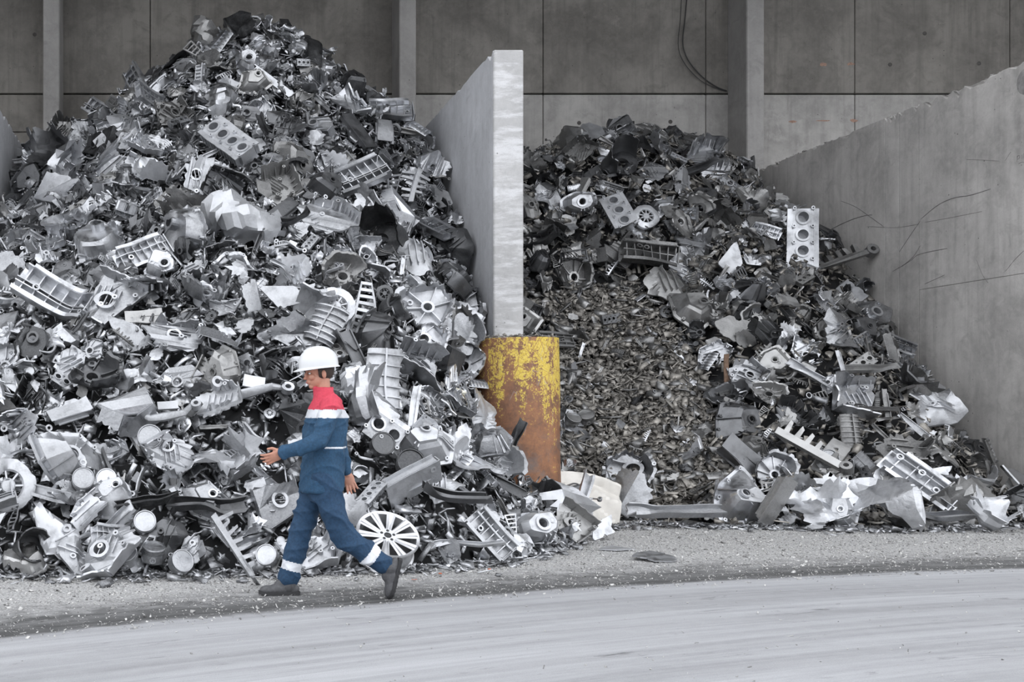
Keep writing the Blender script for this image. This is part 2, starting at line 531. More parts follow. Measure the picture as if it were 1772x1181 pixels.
# ground: one large paved yard
gx = [-60, -20, -8, 0, 8, 16, 30, 60]; gy = [-60, -20, 0, 6, 10, 14, 18, 22.9]
gv = [(x, y, 0) for y in gy for x in gx]
gf = [(j * 8 + i, j * 8 + i + 1, j * 8 + i + 9, j * 8 + i + 8) for j in range(7) for i in range(7)]
floor = struct('floor', gv, gf, 'floor')
floor['label'] = 'pale dusty concrete yard with curved tyre tracks'

# back wall: a backing slab with precast panels set in front of it, recessed joints between them
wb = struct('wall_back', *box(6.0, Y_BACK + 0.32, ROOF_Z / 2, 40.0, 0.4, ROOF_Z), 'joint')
wb['label'] = 'rear hall wall of grey precast concrete panels'
XJ = [-14, -9.0, -5.8, -2.38, -0.54, 4.32, 7.11, 10.28, 10.86, 13.18, 16.2, 19.4, 22.6, 26.0]
ZJ = 7.485
for i in range(len(XJ) - 1):
    zs = [0.0, 3.74, ZJ, ROOF_Z]
    if XJ[i + 1] <= -0.5: zs = [0.0, 3.74, 6.75, ZJ, ROOF_Z]
    for j in range(len(zs) - 1):
        g = 0.007
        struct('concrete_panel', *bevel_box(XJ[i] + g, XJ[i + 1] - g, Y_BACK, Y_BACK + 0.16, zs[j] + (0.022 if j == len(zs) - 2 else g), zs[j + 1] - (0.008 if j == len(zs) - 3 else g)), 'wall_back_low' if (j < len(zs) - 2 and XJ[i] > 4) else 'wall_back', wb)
# columns, front faces a good way in front of the panels
for i, (x0, x1) in enumerate(((-9.2, -8.87), (-2.54, -2.23), (4.163, 4.48), (10.70, 11.03), (17.3, 17.63))):
    c = struct('trim_%d' % (i + 1), *bevel_box(x0, x1, Y_COL, Y_BACK, 0, ROOF_Z, 0.018), 'column')
    c['label'] = 'tall grey concrete hall column'
# roof over the bays (out of the picture, it shades the rear of the hall)
rf = struct('ceiling', *box(6.0, (ROOF_Y0 + Y_BACK + 0.5) / 2, ROOF_Z + 0.2, 40.0, Y_BACK + 0.5 - ROOF_Y0, 0.4), 'roof')
struct('wall_end', *box(-14.0, (ROOF_Y0 + Y_BACK) / 2, ROOF_Z / 2, 0.3, Y_BACK - ROOF_Y0, ROOF_Z), 'wall_back')

# a chipped top edge for the partition walls
def ragged_wall(x0, x1, y0, y1, h, seed, amp=0.03):
    rng = np.random.default_rng(seed)
    n = max(8, int((y1 - y0) / 0.12))
    ys = np.linspace(y0, y1, n + 1)
    bite = np.abs(rng.normal(0, amp, n + 1)) * (rng.random(n + 1) < 0.45)
    bite[0] = 0
    V = []
    for i, y in enumerate(ys):
        z = h - bite[i] * 0.7; e = 0.004 + bite[i] * 1.1
        V += [(x0, y, 0), (x0, y, z - e), (x0 + e, y, z), (x1 - e, y, z), (x1, y, z - e), (x1, y, 0)]
    F = []
    for i in range(n):
        for k in range(5):
            a = i * 6 + k
            F.append((a, a + 6, a + 7, a + 1))
    F.append((0, 1, 2, 3, 4, 5)); F.append(tuple(n * 6 + k for k in (5, 4, 3, 2, 1, 0)))
    return np.array(V), F

# divider wall: front end face and long side are cast as one; the smeared front strip is its own part
wd = struct('wall_divider', *ragged_wall(X_DIV0, X_DIV1, Y_FRONT + 0.03, Y_COL + 0.02, WALL_H, 3, 0.02), 'wall_div')
wd['label'] = 'tall concrete divider wall between the two heaps'
struct('end_face', *bevel_box(X_DIV0 + 0.002, X_DIV1 - 0.002, Y_FRONT - 0.01, Y_FRONT + 0.06, 0, WALL_H, 0.014), 'wall_front', wd)
# left wall
wl = struct('wall_left', *ragged_wall(X_LEFT - 0.37, X_LEFT, Y_FRONT, Y_COL + 0.02, WALL_H, 5, 0.03), 'wall_div')
wl['label'] = 'pale concrete bay wall at the left edge'
# right wall: core plus precast panels on its face, with recessed joints
wr = struct('wall_right', *ragged_wall(X_RIGHT + 0.045, X_RIGHT + 0.40, Y_FRONT - 1.2, Y_COL + 0.02, WALL_H - 0.01, 9, 0.03), 'wall_right')
wr['label'] = 'high sloping-looking concrete bay wall on the right'
yj = [Y_FRONT - 1.2, 16.82, 17.28, 17.62, Y_COL + 0.02]
for i in range(4):
    zs = [0, 3.1, WALL_H] if i in (0,) else [0, WALL_H]
    for j in range(len(zs) - 1):
        g = 0.011
        x_in = X_RIGHT
        top = zs[j + 1]
        if top == WALL_H:
            V, F = ragged_wall(x_in, X_RIGHT + 0.06, yj[i] + g, yj[i + 1] - g, WALL_H, 20 + i, 0.035)
            V[:, 2] = np.maximum(V[:, 2], zs[j] + 0.003)
        else:
            V, F = bevel_box(x_in, X_RIGHT + 0.06, yj[i] + g, yj[i + 1] - g, zs[j] + 0.002, top - 0.002, 0.005)
        struct('concrete_panel', V, F, 'wall_right', wr)

# scrape marks on the right wall: shallow gouges that follow loader buckets
def wall_pt(u, v, off=0.0):
    s = (u - VPU) / X_RIGHT
    return (X_RIGHT - off, FPX / s, CAM_H - (v - VPV) / s)
def scrape(pts, w):
    P = [Vector(wall_pt(u, v)) for u, v in pts]
    n = len(P); V = []; F = []
    for i, p in enumerate(P):
        t = (P[min(i + 1, n - 1)] - P[max(i - 1, 0)]).normalized()
        sd = t.cross(Vector((1, 0, 0))).normalized()
        ww = 0.6 * w * (0.35 if i in (0, n - 1) else random.uniform(0.7, 1.2))
        for k, x in ((-1, 0.0015), (0, 0.004), (1, 0.0015)):
            q = p + sd * ww * k
            V.append((q.x - x, q.y, q.z))
    for i in range(n - 1):
        for k in range(2):
            a = i * 3 + k
            F.append((a, a + 1, a + 4, a + 3))
    return V, F
def curve_px(pts, n=14):
    P = np.array(pts, float); t = np.linspace(0, len(P) - 1, n); i = np.minimum(t.astype(int), len(P) - 2); f = (t - i)[:, None]
    p0 = P[np.maximum(i - 1, 0)]; p1 = P[i]; p2 = P[i + 1]; p3 = P[np.minimum(i + 2, len(P) - 1)]
    return 0.5 * ((2 * p1) + (p2 - p0) * f + (2 * p0 - 5 * p1 + 4 * p2 - p3) * f ** 2 + (3 * p1 - p0 - 3 * p2 + p3) * f ** 3)
for pts, w in (([(1593, 380), (1622, 356), (1650, 343), (1680, 338), (1715, 327)], 0.011), ([(1556, 437), (1575, 408), (1593, 382)], 0.009), ([(1425, 405), (1450, 391), (1475, 380), (1495, 374), (1510, 372)], 0.011),
               ([(1455, 348), (1480, 358), (1505, 375), (1530, 393)], 0.007), ([(1545, 470), (1575, 452), (1592, 440), (1640, 430)], 0.008), ([(1600, 385), (1650, 376), (1700, 366)], 0.004),
               ([(1560, 462), (1580, 445), (1593, 425)], 0.008), ([(1740, 470), (1756, 450), (1772, 434)], 0.006), ([(1600, 492), (1635, 476)], 0.006), ([(1500, 392), (1550, 394), (1590, 388)], 0.004),
               ([(1690, 450), (1700, 475), (1710, 490)], 0.004), ([(1740, 278), (1748, 265), (1750, 264)], 0.003), ([(1672, 276), (1700, 277), (1730, 279)], 0.003)):
    struct('scrape_mark', *scrape(curve_px(pts), w), 'mark', wr)
# hand-written scribble at the right edge of that wall: "pin"
for pts in ([(1760, 280), (1761, 270)], [(1760, 271), (1764, 269), (1765, 273), (1761, 276)], [(1768, 268), (1768, 275)], [(1771, 274), (1771, 267), (1775, 266), (1776, 273)], [(1762, 284), (1768, 281), (1774, 281)]):
    struct('pen_stroke', *scrape(curve_px(pts, 8), 0.0035), 'mark', wr)
# round dark stain with pale centre at the frame edge of the right wall
sv, sf = lathe([(0.0, 0.004), (0.10, 0.004), (0.17, 0.0005)], 20)
px, py, pz = wall_pt(1776, 140)
struct('round_stain', sv @ np.array(Euler((0, -PI / 2, 0)).to_matrix()).T + np.array((px, py, pz)), sf, 'stain', wr)

# orange-brown stains on the back wall (right bay)
for u, v, w, h in ((1424, 112, 0.17, 0.07), (1472, 111, 0.17, 0.06), (1372, 211, 0.18, 0.05), (1425, 209, 0.34, 0.03), (1478, 209, 0.18, 0.07)):
    x = (u - VPU) * Y_BACK / FPX; z = CAM_H - (v - VPV) * Y_BACK / FPX
    rng = np.random.default_rng(int(u)); n = 18
    poly = [(math.cos(2 * PI * k / n) * w / 2 * rng.uniform(0.6, 1.1), math.sin(2 * PI * k / n) * h / 2 * rng.uniform(0.5, 1.2)) for k in range(n)]
    V, F = extrude(poly, 0.004)
    V = np.stack([V[:, 0] + x, -V[:, 2] + Y_BACK - 0.001, V[:, 1] + z], 1)
    struct('orange_stain', V, F, 'brick_stain', wb)

# tie-rod holes: small round dimples
for u, v in ((1002, 213), (1160, 211), (1540, 112), (1694, 110), (60, 60), (450, 60), (1600, 58)):
    V, F = lathe([(0.0, -0.004), (0.026, -0.003), (0.034, 0.0), (0.04, -0.001)], 14)
    V = np.stack([V[:, 0] + (u - VPU) * Y_BACK / FPX, -V[:, 2] + Y_BACK - 0.006, V[:, 1] + CAM_H - (v - VPV) * Y_BACK / FPX], 1)
    struct('tie_hole', V, F, 'joint', wb)

# two slack cables hanging on the back wall beside the column
for i, pts in enumerate(([(1192, -40), (1186, 30), (1182, 75), (1192, 105), (1215, 132), (1240, 150), (1258, 157)], [(1181, -40), (1178, 30), (1174, 78), (1184, 108), (1210, 137), (1238, 152), (1258, 158)])):
    Pp = [((u - VPU) * (Y_BACK - 0.05) / FPX, Y_BACK - 0.04, CAM_H - (v - VPV) * (Y_BACK - 0.05) / FPX) for u, v in curve_px(pts, 26)]
    o = link('cable', to_mesh('cable', *tube(Pp, 0.011 if i == 0 else 0.007, 6), 'cable', 40))
    tag(o, ('thicker dark cable hanging slack on the rear wall beside the column', 'thinner dark cable hanging slack on the rear wall beside the column')[i], 'cable', 'slack cables on the rear wall')

# ------------------------------------------------------------------ bollard
bo = link('bollard', None)
bo.location = (BOL_X, BOL_Y, 0)
bo.rotation_euler = (0, math.radians(-0.6), 0)
tag(bo, 'thick rusty steel bollard with peeling yellow paint before the divider wall', 'bollard')
prof = [(BOL_R, -0.02)] + [(BOL_R + 0.004 * math.sin(z * 5), z) for z in np.linspace(0.1, BOL_H - 0.03, 12)] + [(BOL_R - 0.004, BOL_H), (BOL_R - 0.018, BOL_H), (BOL_R - 0.02, BOL_H - 0.1)]
link('steel_tube', to_mesh('steel_tube', *lathe(prof, 72), 'bollard', 30), bo)
rng = np.random.default_rng(4)
P = []
for r in np.linspace(0.001, BOL_R - 0.019, 8):
    P.append([(r * math.cos(a), r * math.sin(a), BOL_H - 0.02 + 0.05 * (1 - (r / BOL_R) ** 2) * rng.uniform(0.4, 1.2)) for a in np.linspace(0, 2 * PI, 32, endpoint=False)])
P = np.array(P)
V = P.reshape(-1, 3); F = [(i * 32 + j, (i + 1) * 32 + j, (i + 1) * 32 + (j + 1) % 32, i * 32 + (j + 1) % 32) for i in range(7) for j in range(32)]
link('concrete_fill', to_mesh('concrete_fill', V, F, 'rubble', 50), bo)

# ================================================================== heap surfaces
class Heap:
    """smooth height field through hand-set points (thin-plate spline), sampled on a grid"""
    def __init__(self, pts, x0, x1, y0, y1, d=0.08):
        A = np.array(pts, float)
        P, H = A[:, :2], A[:, 2]
        n = len(P)
        def phi(r2): return np.where(r2 > 1e-12, 0.5 * r2 * np.log(np.maximum(r2, 1e-12)), 0)
        K = phi(((P[:, None] - P[None]) ** 2).sum(2)) + np.eye(n) * 0.02
        Q = np.hstack([np.ones((n, 1)), P])
        L = np.block([[K, Q], [Q.T, np.zeros((3, 3))]])
        w = np.linalg.solve(L, np.concatenate([H, np.zeros(3)]))
        self.xs = np.arange(x0, x1 + d, d); self.ys = np.arange(y0, y1 + d, d); self.d = d
        X, Y = np.meshgrid(self.xs, self.ys)
        G = np.stack([X.ravel(), Y.ravel()], 1)
        Z = phi(((G[:, None] - P[None]) ** 2).sum(2)) @ w[:n] + w[n] + G @ w[n + 1:]
        self.Z = np.maximum(Z.reshape(X.shape), -0.3)
    def h(self, x, y):
        fx = np.clip((np.asarray(x) - self.xs[0]) / self.d, 0, len(self.xs) - 1.001)
        fy = np.clip((np.asarray(y) - self.ys[0]) / self.d, 0, len(self.ys) - 1.001)
        i = fx.astype(int); j = fy.astype(int); a = fx - i; b = fy - j; Z = self.Z
        return Z[j, i] * (1 - a) * (1 - b) + Z[j, i + 1] * a * (1 - b) + Z[j + 1, i] * (1 - a) * b + Z[j + 1, i + 1] * a * b
    def nrm(self, x, y):
        e = 0.15
        gx = (self.h(x + e, y) - self.h(x - e, y)) / (2 * e); gy = (self.h(x, y + e) - self.h(x, y - e)) / (2 * e)
        N = np.stack([-gx, -gy, np.ones_like(gx)], -1)
        return N / np.linalg.norm(N, axis=-1, keepdims=True)
    def at(self, u, v):
        """the point of the heap that is seen at a pixel of the photograph"""
        Y = np.arange(self.ys[0], self.ys[-1], 0.02)
        X = (u - VPU) * Y / FPX; Z = CAM_H - (v - VPV) * Y / FPX
        hit = np.nonzero(Z <= np.maximum(self.h(X, Y), 0.0))[0]
        k = hit[0] if len(hit) else len(Y) - 1
        return np.array((X[k], Y[k], Z[k]))

def sil(u, v, Y, dz=0.0):
    return ((u - VPU) * Y / FPX, Y, CAM_H - (v - VPV) * Y / FPX + dz)

LP = []
for x, y in ((-4, 9.2), (-2.6, 9.4), (-1.4, 9.45), (0.3, 9.5), (1.5, 9.7), (2.4, 10.0), (3.2, 10.6), (3.9, 11.5), (4.4, 12.5)): LP.append((x, y, 0.0))
for x, y in ((-4, 8.2), (0, 8.4), (2, 8.7), (4.2, 10.2), (5.2, 12)): LP.append((x, y, -0.6))
LP += [(-4, 11, 1.2), (-2.6, 11, 1.35), (-1, 11, 1.5), (0.5, 11, 1.5), (1.8, 11, 1.25), (2.6, 11.2, 0.95), (3.3, 12, 0.75), (3.45, 13.0, 1.0)]
LP += [(-4, 14, 2.6), (-2.6, 13.5, 2.6), (-1, 13.3, 3.1), (0.5, 13.3, 3.5), (2, 13.3, 3.1), (3.0, 13.3, 2.3), (3.7, 14.3, 2.25), (4.0, 15, 2.8)]
LP += [(-2.6, 16, 3.8), (-1, 15.5, 4.6), (0.6, 15.5, 5.25), (2, 15.5, 4.8), (3.2, 15.5, 3.9), (3.9, 16.2, 4.3)]
LP += [sil(6, 330, 17.4, -0.15), sil(75, 240, 18.3, -0.15), sil(150, 205, 18.5, -0.15), sil(235, 152, 18.5, -0.15), sil(300, 105, 18.5, -0.15), sil(390, 55, 18.5, -0.1), sil(440, 38, 18.5, -0.1), sil(500, 45, 18.5, -0.1),
       sil(545, 90, 18.5, -0.1), sil(600, 150, 18.5, -0.12), sil(680, 192, 18.4, -0.12), sil(742, 245, 18.2, -0.1)]
LP += [(-2.6, 21.5, 4.6), (0.5, 21.5, 5.4), (3.9, 21.5, 4.6), (-2.6, 22.5, 4), (4.2, 22.5, 4.2), (0.8, 22.5, 4.8)]
HL = Heap(LP, -4.6, 5.2, 8.0, 22.6)

RP = []
for x, y in ((4.6, 14.1), (5.5, 14.0), (6.6, 13.2), (7.6, 12.95), (8.6, 13.1), (9.6, 13.4), (10.6, 13.9)): RP.append((x, y, 0.0))
for x, y in ((4.6, 12.8), (6.5, 11.8), (8.5, 11.7), (10.7, 12.5)): RP.append((x, y, -0.6))
def rw(u, v, dz=-0.1):
    s = (u - VPU) / X_RIGHT
    return (X_RIGHT - 0.1, FPX / s, CAM_H - (v - VPV) / s + dz)
RP += [rw(1305, 335), rw(1350, 375), rw(1410, 415), rw(1500, 470), rw(1530, 560), rw(1575, 630), rw(1605, 690), rw(1660, 735), rw(1690, 790), rw(1772, 872)]
RP += [sil(910, 262, 20.2, -0.1), sil(1020, 238, 20.3, -0.1), sil(1130, 228, 20.4, -0.1), sil(1200, 246, 20.4, -0.1), sil(1285, 278, 20.6, -0.1)]
RP += [(4.3, 20.2, 5.6), (4.3, 15.2, 0.9), (4.3, 16.5, 2.2), (4.3, 18, 3.8), (5.8, 15.2, 0.75), (5.8, 16.5, 1.9), (5.9, 18, 3.6), (7, 14.6, 0.75), (7.2, 16, 1.95), (7.3, 17.8, 3.7),
       (8.6, 14.4, 0.95), (8.7, 15.8, 2.3), (8.8, 17.5, 3.75), (9.2, 19, 4.7), (9.9, 15, 1.2), (10, 16.5, 2.3)]
RP += [(4.3, 22.5, 5.2), (7.5, 22.5, 5.6), (10.7, 22.5, 5.0)]
HR = Heap(RP, 4.1, 11.0, 11.4, 22.6)

def proj(p):
    return (VPU + p[0] * FPX / p[1], VPV - (p[2] - CAM_H) * FPX / p[1])

def allowed(heap, x, y, m):
    if heap is HL:
        if y > Y_FRONT - m and not (X_LEFT + m < x < X_DIV0 - m): return False
        if (x - BOL_X) ** 2 + (y - BOL_Y) ** 2 < (BOL_R + m) ** 2: return False
        return x < 4.6
    if y > Y_FRONT - m and x < X_DIV1 + m: return False
    if (x - BOL_X) ** 2 + (y - BOL_Y) ** 2 < (BOL_R + m) ** 2: return False
    return x < X_RIGHT - m

# near-black core hides the floor and paints shade into gaps between loose pieces
for heap, x0, x1, y1, lab in ((HL, X_LEFT + 0.02, X_DIV0 - 0.02, 22.3, 'left heap core coloured near-black for the shade in its gaps'), (HL, -4.4, X_LEFT + 0.02, Y_FRONT - 0.1, 'left heap core beyond the picture edge, coloured near-black for gap shade'),
                              (HR, X_DIV1 + 0.02, X_RIGHT - 0.02, 22.3, 'right heap core coloured near-black for the shade in its gaps')):
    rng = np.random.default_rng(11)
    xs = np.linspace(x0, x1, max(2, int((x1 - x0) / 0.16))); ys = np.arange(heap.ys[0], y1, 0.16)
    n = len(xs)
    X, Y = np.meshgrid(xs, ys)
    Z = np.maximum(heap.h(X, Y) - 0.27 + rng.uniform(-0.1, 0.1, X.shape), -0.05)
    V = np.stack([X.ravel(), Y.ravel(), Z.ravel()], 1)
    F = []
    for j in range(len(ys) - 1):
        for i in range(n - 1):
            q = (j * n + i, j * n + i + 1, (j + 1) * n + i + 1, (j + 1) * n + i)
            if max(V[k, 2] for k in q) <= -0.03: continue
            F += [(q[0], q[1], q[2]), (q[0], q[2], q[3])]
    o = link('gap_shade_core', to_mesh('gap_shade_core', V, F, 'core'))
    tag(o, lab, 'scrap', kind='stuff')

# ================================================================== scrap pieces: builders
# Every builder gives a list of (part name, vertices, faces); the first entry is the body of the piece.
def warper(rng, size, folds=1, ang=(20, 60), width=0.06, amp=0.012, bend=0.0, freq=7.0):
    fl = []
    for _ in range(folds):
        a = rng.uniform(0, 2 * PI)
        fl.append((np.array((math.cos(a), math.sin(a))), rng.uniform(0.05, 0.55) * size, math.radians(rng.uniform(*ang)) * rng.choice((-1, 1)), width * rng.uniform(0.4, 1.6)))
    k = rng.normal(0, freq, (5, 3)); ph = rng.uniform(0, 6.28, 5); dr = rng.normal(0, 1, (5, 3)) * np.array((0.5, 0.5, 1.0))
    def f(V):
        P = np.array(V, float); O = P.copy()
        s = np.sin(O @ k.T + ph) @ dr
        P = P + amp * s * 0.45
        if bend:
            P[:, 2] += bend * (O[:, 0] ** 2)
        for d, c, a, w in fl:
            t = O[:, :2] @ d - c
            g = np.clip(t / w + 0.5, 0, 1); th = a * g * g * (3 - 2 * g)
            ax = np.array((-d[1], d[0], 0.0))
            piv = np.array((d[0] * (c - w / 2), d[1] * (c - w / 2), 0.0))
            m = t > -w / 2
            R = P[m] - piv
            cs = np.cos(th[m])[:, None]; sn = np.sin(th[m])[:, None]
            P[m] = piv + R * cs + np.cross(ax, R) * sn + ax * (R @ ax)[:, None] * (1 - cs)
        return P
    return f

def outline(rng, n, jag=0.1, lobes=0.18, aspect=1.0, p=2.0):
    th = np.linspace(0, 2 * PI, n, endpoint=False)
    R = (np.abs(np.cos(th)) ** p + np.abs(np.sin(th) / aspect) ** p) ** (-1 / p)
    for k in (2, 3, 4, 5):
        R = R * (1 + lobes / k * 1.6 * rng.uniform(-1, 1) * np.sin(k * th + rng.uniform(0, 6.28)))
    j = rng.normal(0, jag, n)
    j = np.where(rng.random(n) < 0.5, j, np.roll(j, 1))
    return th, R * (1 + np.clip(j, -2.5 * jag, 1.6 * jag))

def finish(parts, f):
    return [(nm, f(V), F) for nm, (V, F) in parts]

def extrude_holes(outer, holes, th, z=0.0):
    """flat thick plate with round holes"""
    loops = [[Vector((x, y, 0)) for x, y in l] for l in [outer] + holes]
    flatp = [p for l in [outer] + holes for p in l]
    n = len(flatp)
    V = [(x, y, z - th / 2) for x, y in flatp] + [(x, y, z + th / 2) for x, y in flatp]
    F = []
    for a, b, c in tessellate_polygon(loops):
        ar = (flatp[b][0] - flatp[a][0]) * (flatp[c][1] - flatp[a][1]) - (flatp[c][0] - flatp[a][0]) * (flatp[b][1] - flatp[a][1])
        if ar < 0: b, c = c, b
        F.append((a + n, b + n, c + n)); F.append((c, b, a))
    s = 0
    for li, l in enumerate([outer] + holes):
        k = len(l)
        for i in range(k):
            p, q = s + i, s + (i + 1) % k
            F.append((p, q, q + n, p + n) if li == 0 else (q, p, p + n, q + n))
        s += k
    return np.array(V), F

def poly_outline(rng, n, k, aspect=1.0, jag=0.0):
    """radius of an irregular k-cornered outline at n angles"""
    ca = np.sort((np.arange(k) + rng.uniform(-0.3, 0.3, k)) * 2 * PI / k); cr = rng.uniform(0.72, 1.1, k)
    cx = cr * np.cos(ca); cy = cr * np.sin(ca) * aspect
    th = np.linspace(0, 2 * PI, n, endpoint=False); R = np.zeros(n)
    for i, t in enumerate(th):
        best = 9
        for j in range(k):
            x1, y1, x2, y2 = cx[j], cy[j], cx[(j + 1) % k], cy[(j + 1) % k]
            dx, dy = math.cos(t), math.sin(t); ex, ey = x2 - x1, y2 - y1
            den = dx * ey - dy * ex
            if abs(den) < 1e-9: continue
            r = (x1 * ey - y1 * ex) / den; s = (x1 * dy - y1 * dx) / den
            if r > 0 and -1e-6 <= s <= 1 + 1e-6: best = min(best, r)
        R[i] = best
    return th, R * (1 + rng.normal(0, jag, n)) if jag else R

def torn_edge(rng, n):
    """clean edges in places, ragged bites and a notch or two in others"""
    th = np.arange(n) / n * 2 * PI
    m = np.clip(np.sin(th + rng.uniform(0, 6)) + 0.6 * np.sin(2 * th + rng.uniform(0, 6)), 0, 1)
    j = rng.normal(0, 0.07, n); j = (j + np.roll(j, 1) * 0.8) * 0.7
    out = np.clip(j, -0.2, 0.1) * m
    for _ in range(int(rng.integers(0, 3))):
        c = int(rng.integers(0, n)); w = int(rng.integers(1, 4))
        for q in range(-w, w + 1): out[(c + q) % n] -= rng.uniform(0.15, 0.28)
    return out

def b_case(seed):
    """corner of a broken casing: flat floor, upright walls with torn tops, ribs, bosses and a bore"""
    rng = np.random.default_rng(seed)
    k = int(rng.integers(4, 7))
    an = np.sort((np.arange(k) + rng.uniform(-0.28, 0.28, k)) * 2 * PI / k); rd = rng.uniform(0.19, 0.31, k); asp = rng.uniform(0.55, 1.0)
    C = [(r * math.cos(a), r * math.sin(a) * asp) for a, r in zip(an, rd)]
    nw = int(rng.integers(2, k)); s0 = int(rng.integers(0, k)); walls = {(s0 + i) % k for i in range(nw)}
    outer = []
    for i in range(k):
        (x1, y1), (x2, y2) = C[i], C[(i + 1) % k]
        m = 2 if i in walls else 9
        for q in range(m):
            t = q / m; jx = 0 if (i in walls or q == 0) else rng.normal(0, 0.02)
            f = 1 + jx * 4
            outer.append(((x1 + (x2 - x1) * t) * f, (y1 + (y2 - y1) * t) * f))
    r0 = rng.uniform(0.028, 0.055); hx, hy = rng.uniform(-0.05, 0.05, 2)
    bore = rng.random() < 0.7
    holes = [[(hx + r0 * math.cos(a), hy + r0 * math.sin(a)) for a in np.linspace(0, 2 * PI, 18, endpoint=False)][::-1]] if bore else []
    parts = [('floor_plate', extrude_holes(outer, holes, 0.015))]
    if bore: 
        V, F = ring(r0, r0 * 1.5, -0.05, rng.uniform(0.015, 0.05), 18); parts.append(('bearing_boss', (V + np.array((hx, hy, 0)), F)))
    H = rng.uniform(0.09, 0.22)
    for i in walls:
        p1, p2 = np.array(C[i]), np.array(C[(i + 1) % k]); e = p2 - p1; L = np.linalg.norm(e); e = e / L; out = np.array((e[1], -e[0])); lean = rng.uniform(0.02, 0.35)
        m = 11; rows = []
        top = H * (rng.uniform(0.75, 1.1) + 0 * np.arange(m))
        if rng.random() < 0.7:
            c = rng.integers(0, m); w = rng.integers(1, 5)
            for q in range(m):
                if abs(q - c) <= w: top[q] *= rng.uniform(0.25, 0.7)
        top = top * (1 + rng.normal(0, 0.06, m))
        for f in (0.0, 0.5, 1.0):
            row = []
            for q in range(m):
                p = p1 + e * L * q / (m - 1) + out * lean * top[q] * f
                row.append((p[0], p[1], top[q] * f))
            rows.append(row)
        parts.append(('wall', solid(np.array(rows), 0.013)))
        for q in range(1, m - 1, int(rng.integers(2, 4))):
            p = p1 + e * L * q / (m - 1); z = top[q] * 0.8; w = rng.uniform(0.02, 0.05)
            i0 = np.array((*p, 0.0)); i1 = np.array((*(p - out * w), 0.0)); i2 = np.array((*(p + out * lean * z), z)); t3 = np.array((*e, 0)) * 0.0045
            Vr = np.array([i0 - t3, i1 - t3, i2 - t3, i0 + t3, i1 + t3, i2 + t3]); parts.append(('rib', (Vr, [(0, 1, 2), (5, 4, 3), (0, 3, 4, 1), (1, 4, 5, 2), (2, 5, 3, 0)])))
        if rng.random() < 0.6:
            q = rng.uniform(0.2, 0.8); p = p1 + e * L * q - out * 0.012
            V, F = ring(0.008, 0.02, 0, H * 0.9, 10); parts.append(('bolt_boss', (V + np.array((*p, 0)), F)))
    a = rng.uniform(0, PI); g = rng.uniform(0.045, 0.075)
    for q in range(-2, 3):
        V, F = box(0, q * g, 0.016, rng.uniform(0.14, 0.30), 0.008, rng.uniform(0.022, 0.04), 5)
        if abs(q * g) < 0.16 * asp + 0.05: parts.append(('rib', (V @ np.array(Matrix.Rotation(a, 3, 'Z')).T * np.array((0.9, 0.9 * asp + 0.05, 1)), F)))
    for q in range(int(rng.integers(1, 4))):
        V, F = ring(0.008, 0.022, 0, rng.uniform(0.03, 0.07), 10); parts.append(('boss', (V + np.array((*rng.uniform(-0.13, 0.13, 2), 0)), F)))
    out = finish(parts, warper(rng, 0.28, rng.integers(0, 3), (12, 45), 0.03, 0.014))
    return [(nm, V - np.array((0, 0, H * 0.35)), F) for nm, V, F in out]

def b_torn(seed):
    rng = np.random.default_rng(seed)
    n = 44
    th, R = poly_outline(rng, n, int(rng.integers(4, 8)), rng.uniform(0.5, 1.0))
    R = R * 0.30 * (1 + torn_edge(rng, n))
    dome = rng.uniform(-0.06, 0.06)
    P = [np.stack([R * t * np.cos(th), R * t * np.sin(th), dome * t * t + 0 * th], 1) for t in (0.004, 0.3, 0.55, 0.78, 0.93, 1.0)]
    parts = [('shell', solid(np.array(P), rng.uniform(0.012, 0.02), True))]
    a0 = rng.uniform(0, PI)
    for k in range(rng.integers(1, 5)):
        c = (k - 1.5) * 0.055; L = rng.uniform(0.18, 0.36)
        V, F = box(rng.uniform(-0.04, 0.04), c, 0.018, L, 0.008, rng.uniform(0.025, 0.05), 10)
        parts.append(('rib', (V @ np.array(Matrix.Rotation(a0, 3, 'Z')).T, F)))
    for k in range(rng.integers(0, 3)):
        x, y = rng.uniform(-0.11, 0.11, 2)
        V, F = ring(0.014, 0.03, -0.01, 0.04, 12)
        parts.append(('boss', (V + np.array((x, y, 0)), F)))
    return finish(parts, warper(rng, 0.29, rng.integers(2, 5), (20, 85), 0.03, 0.014, 0.0, 9.0))

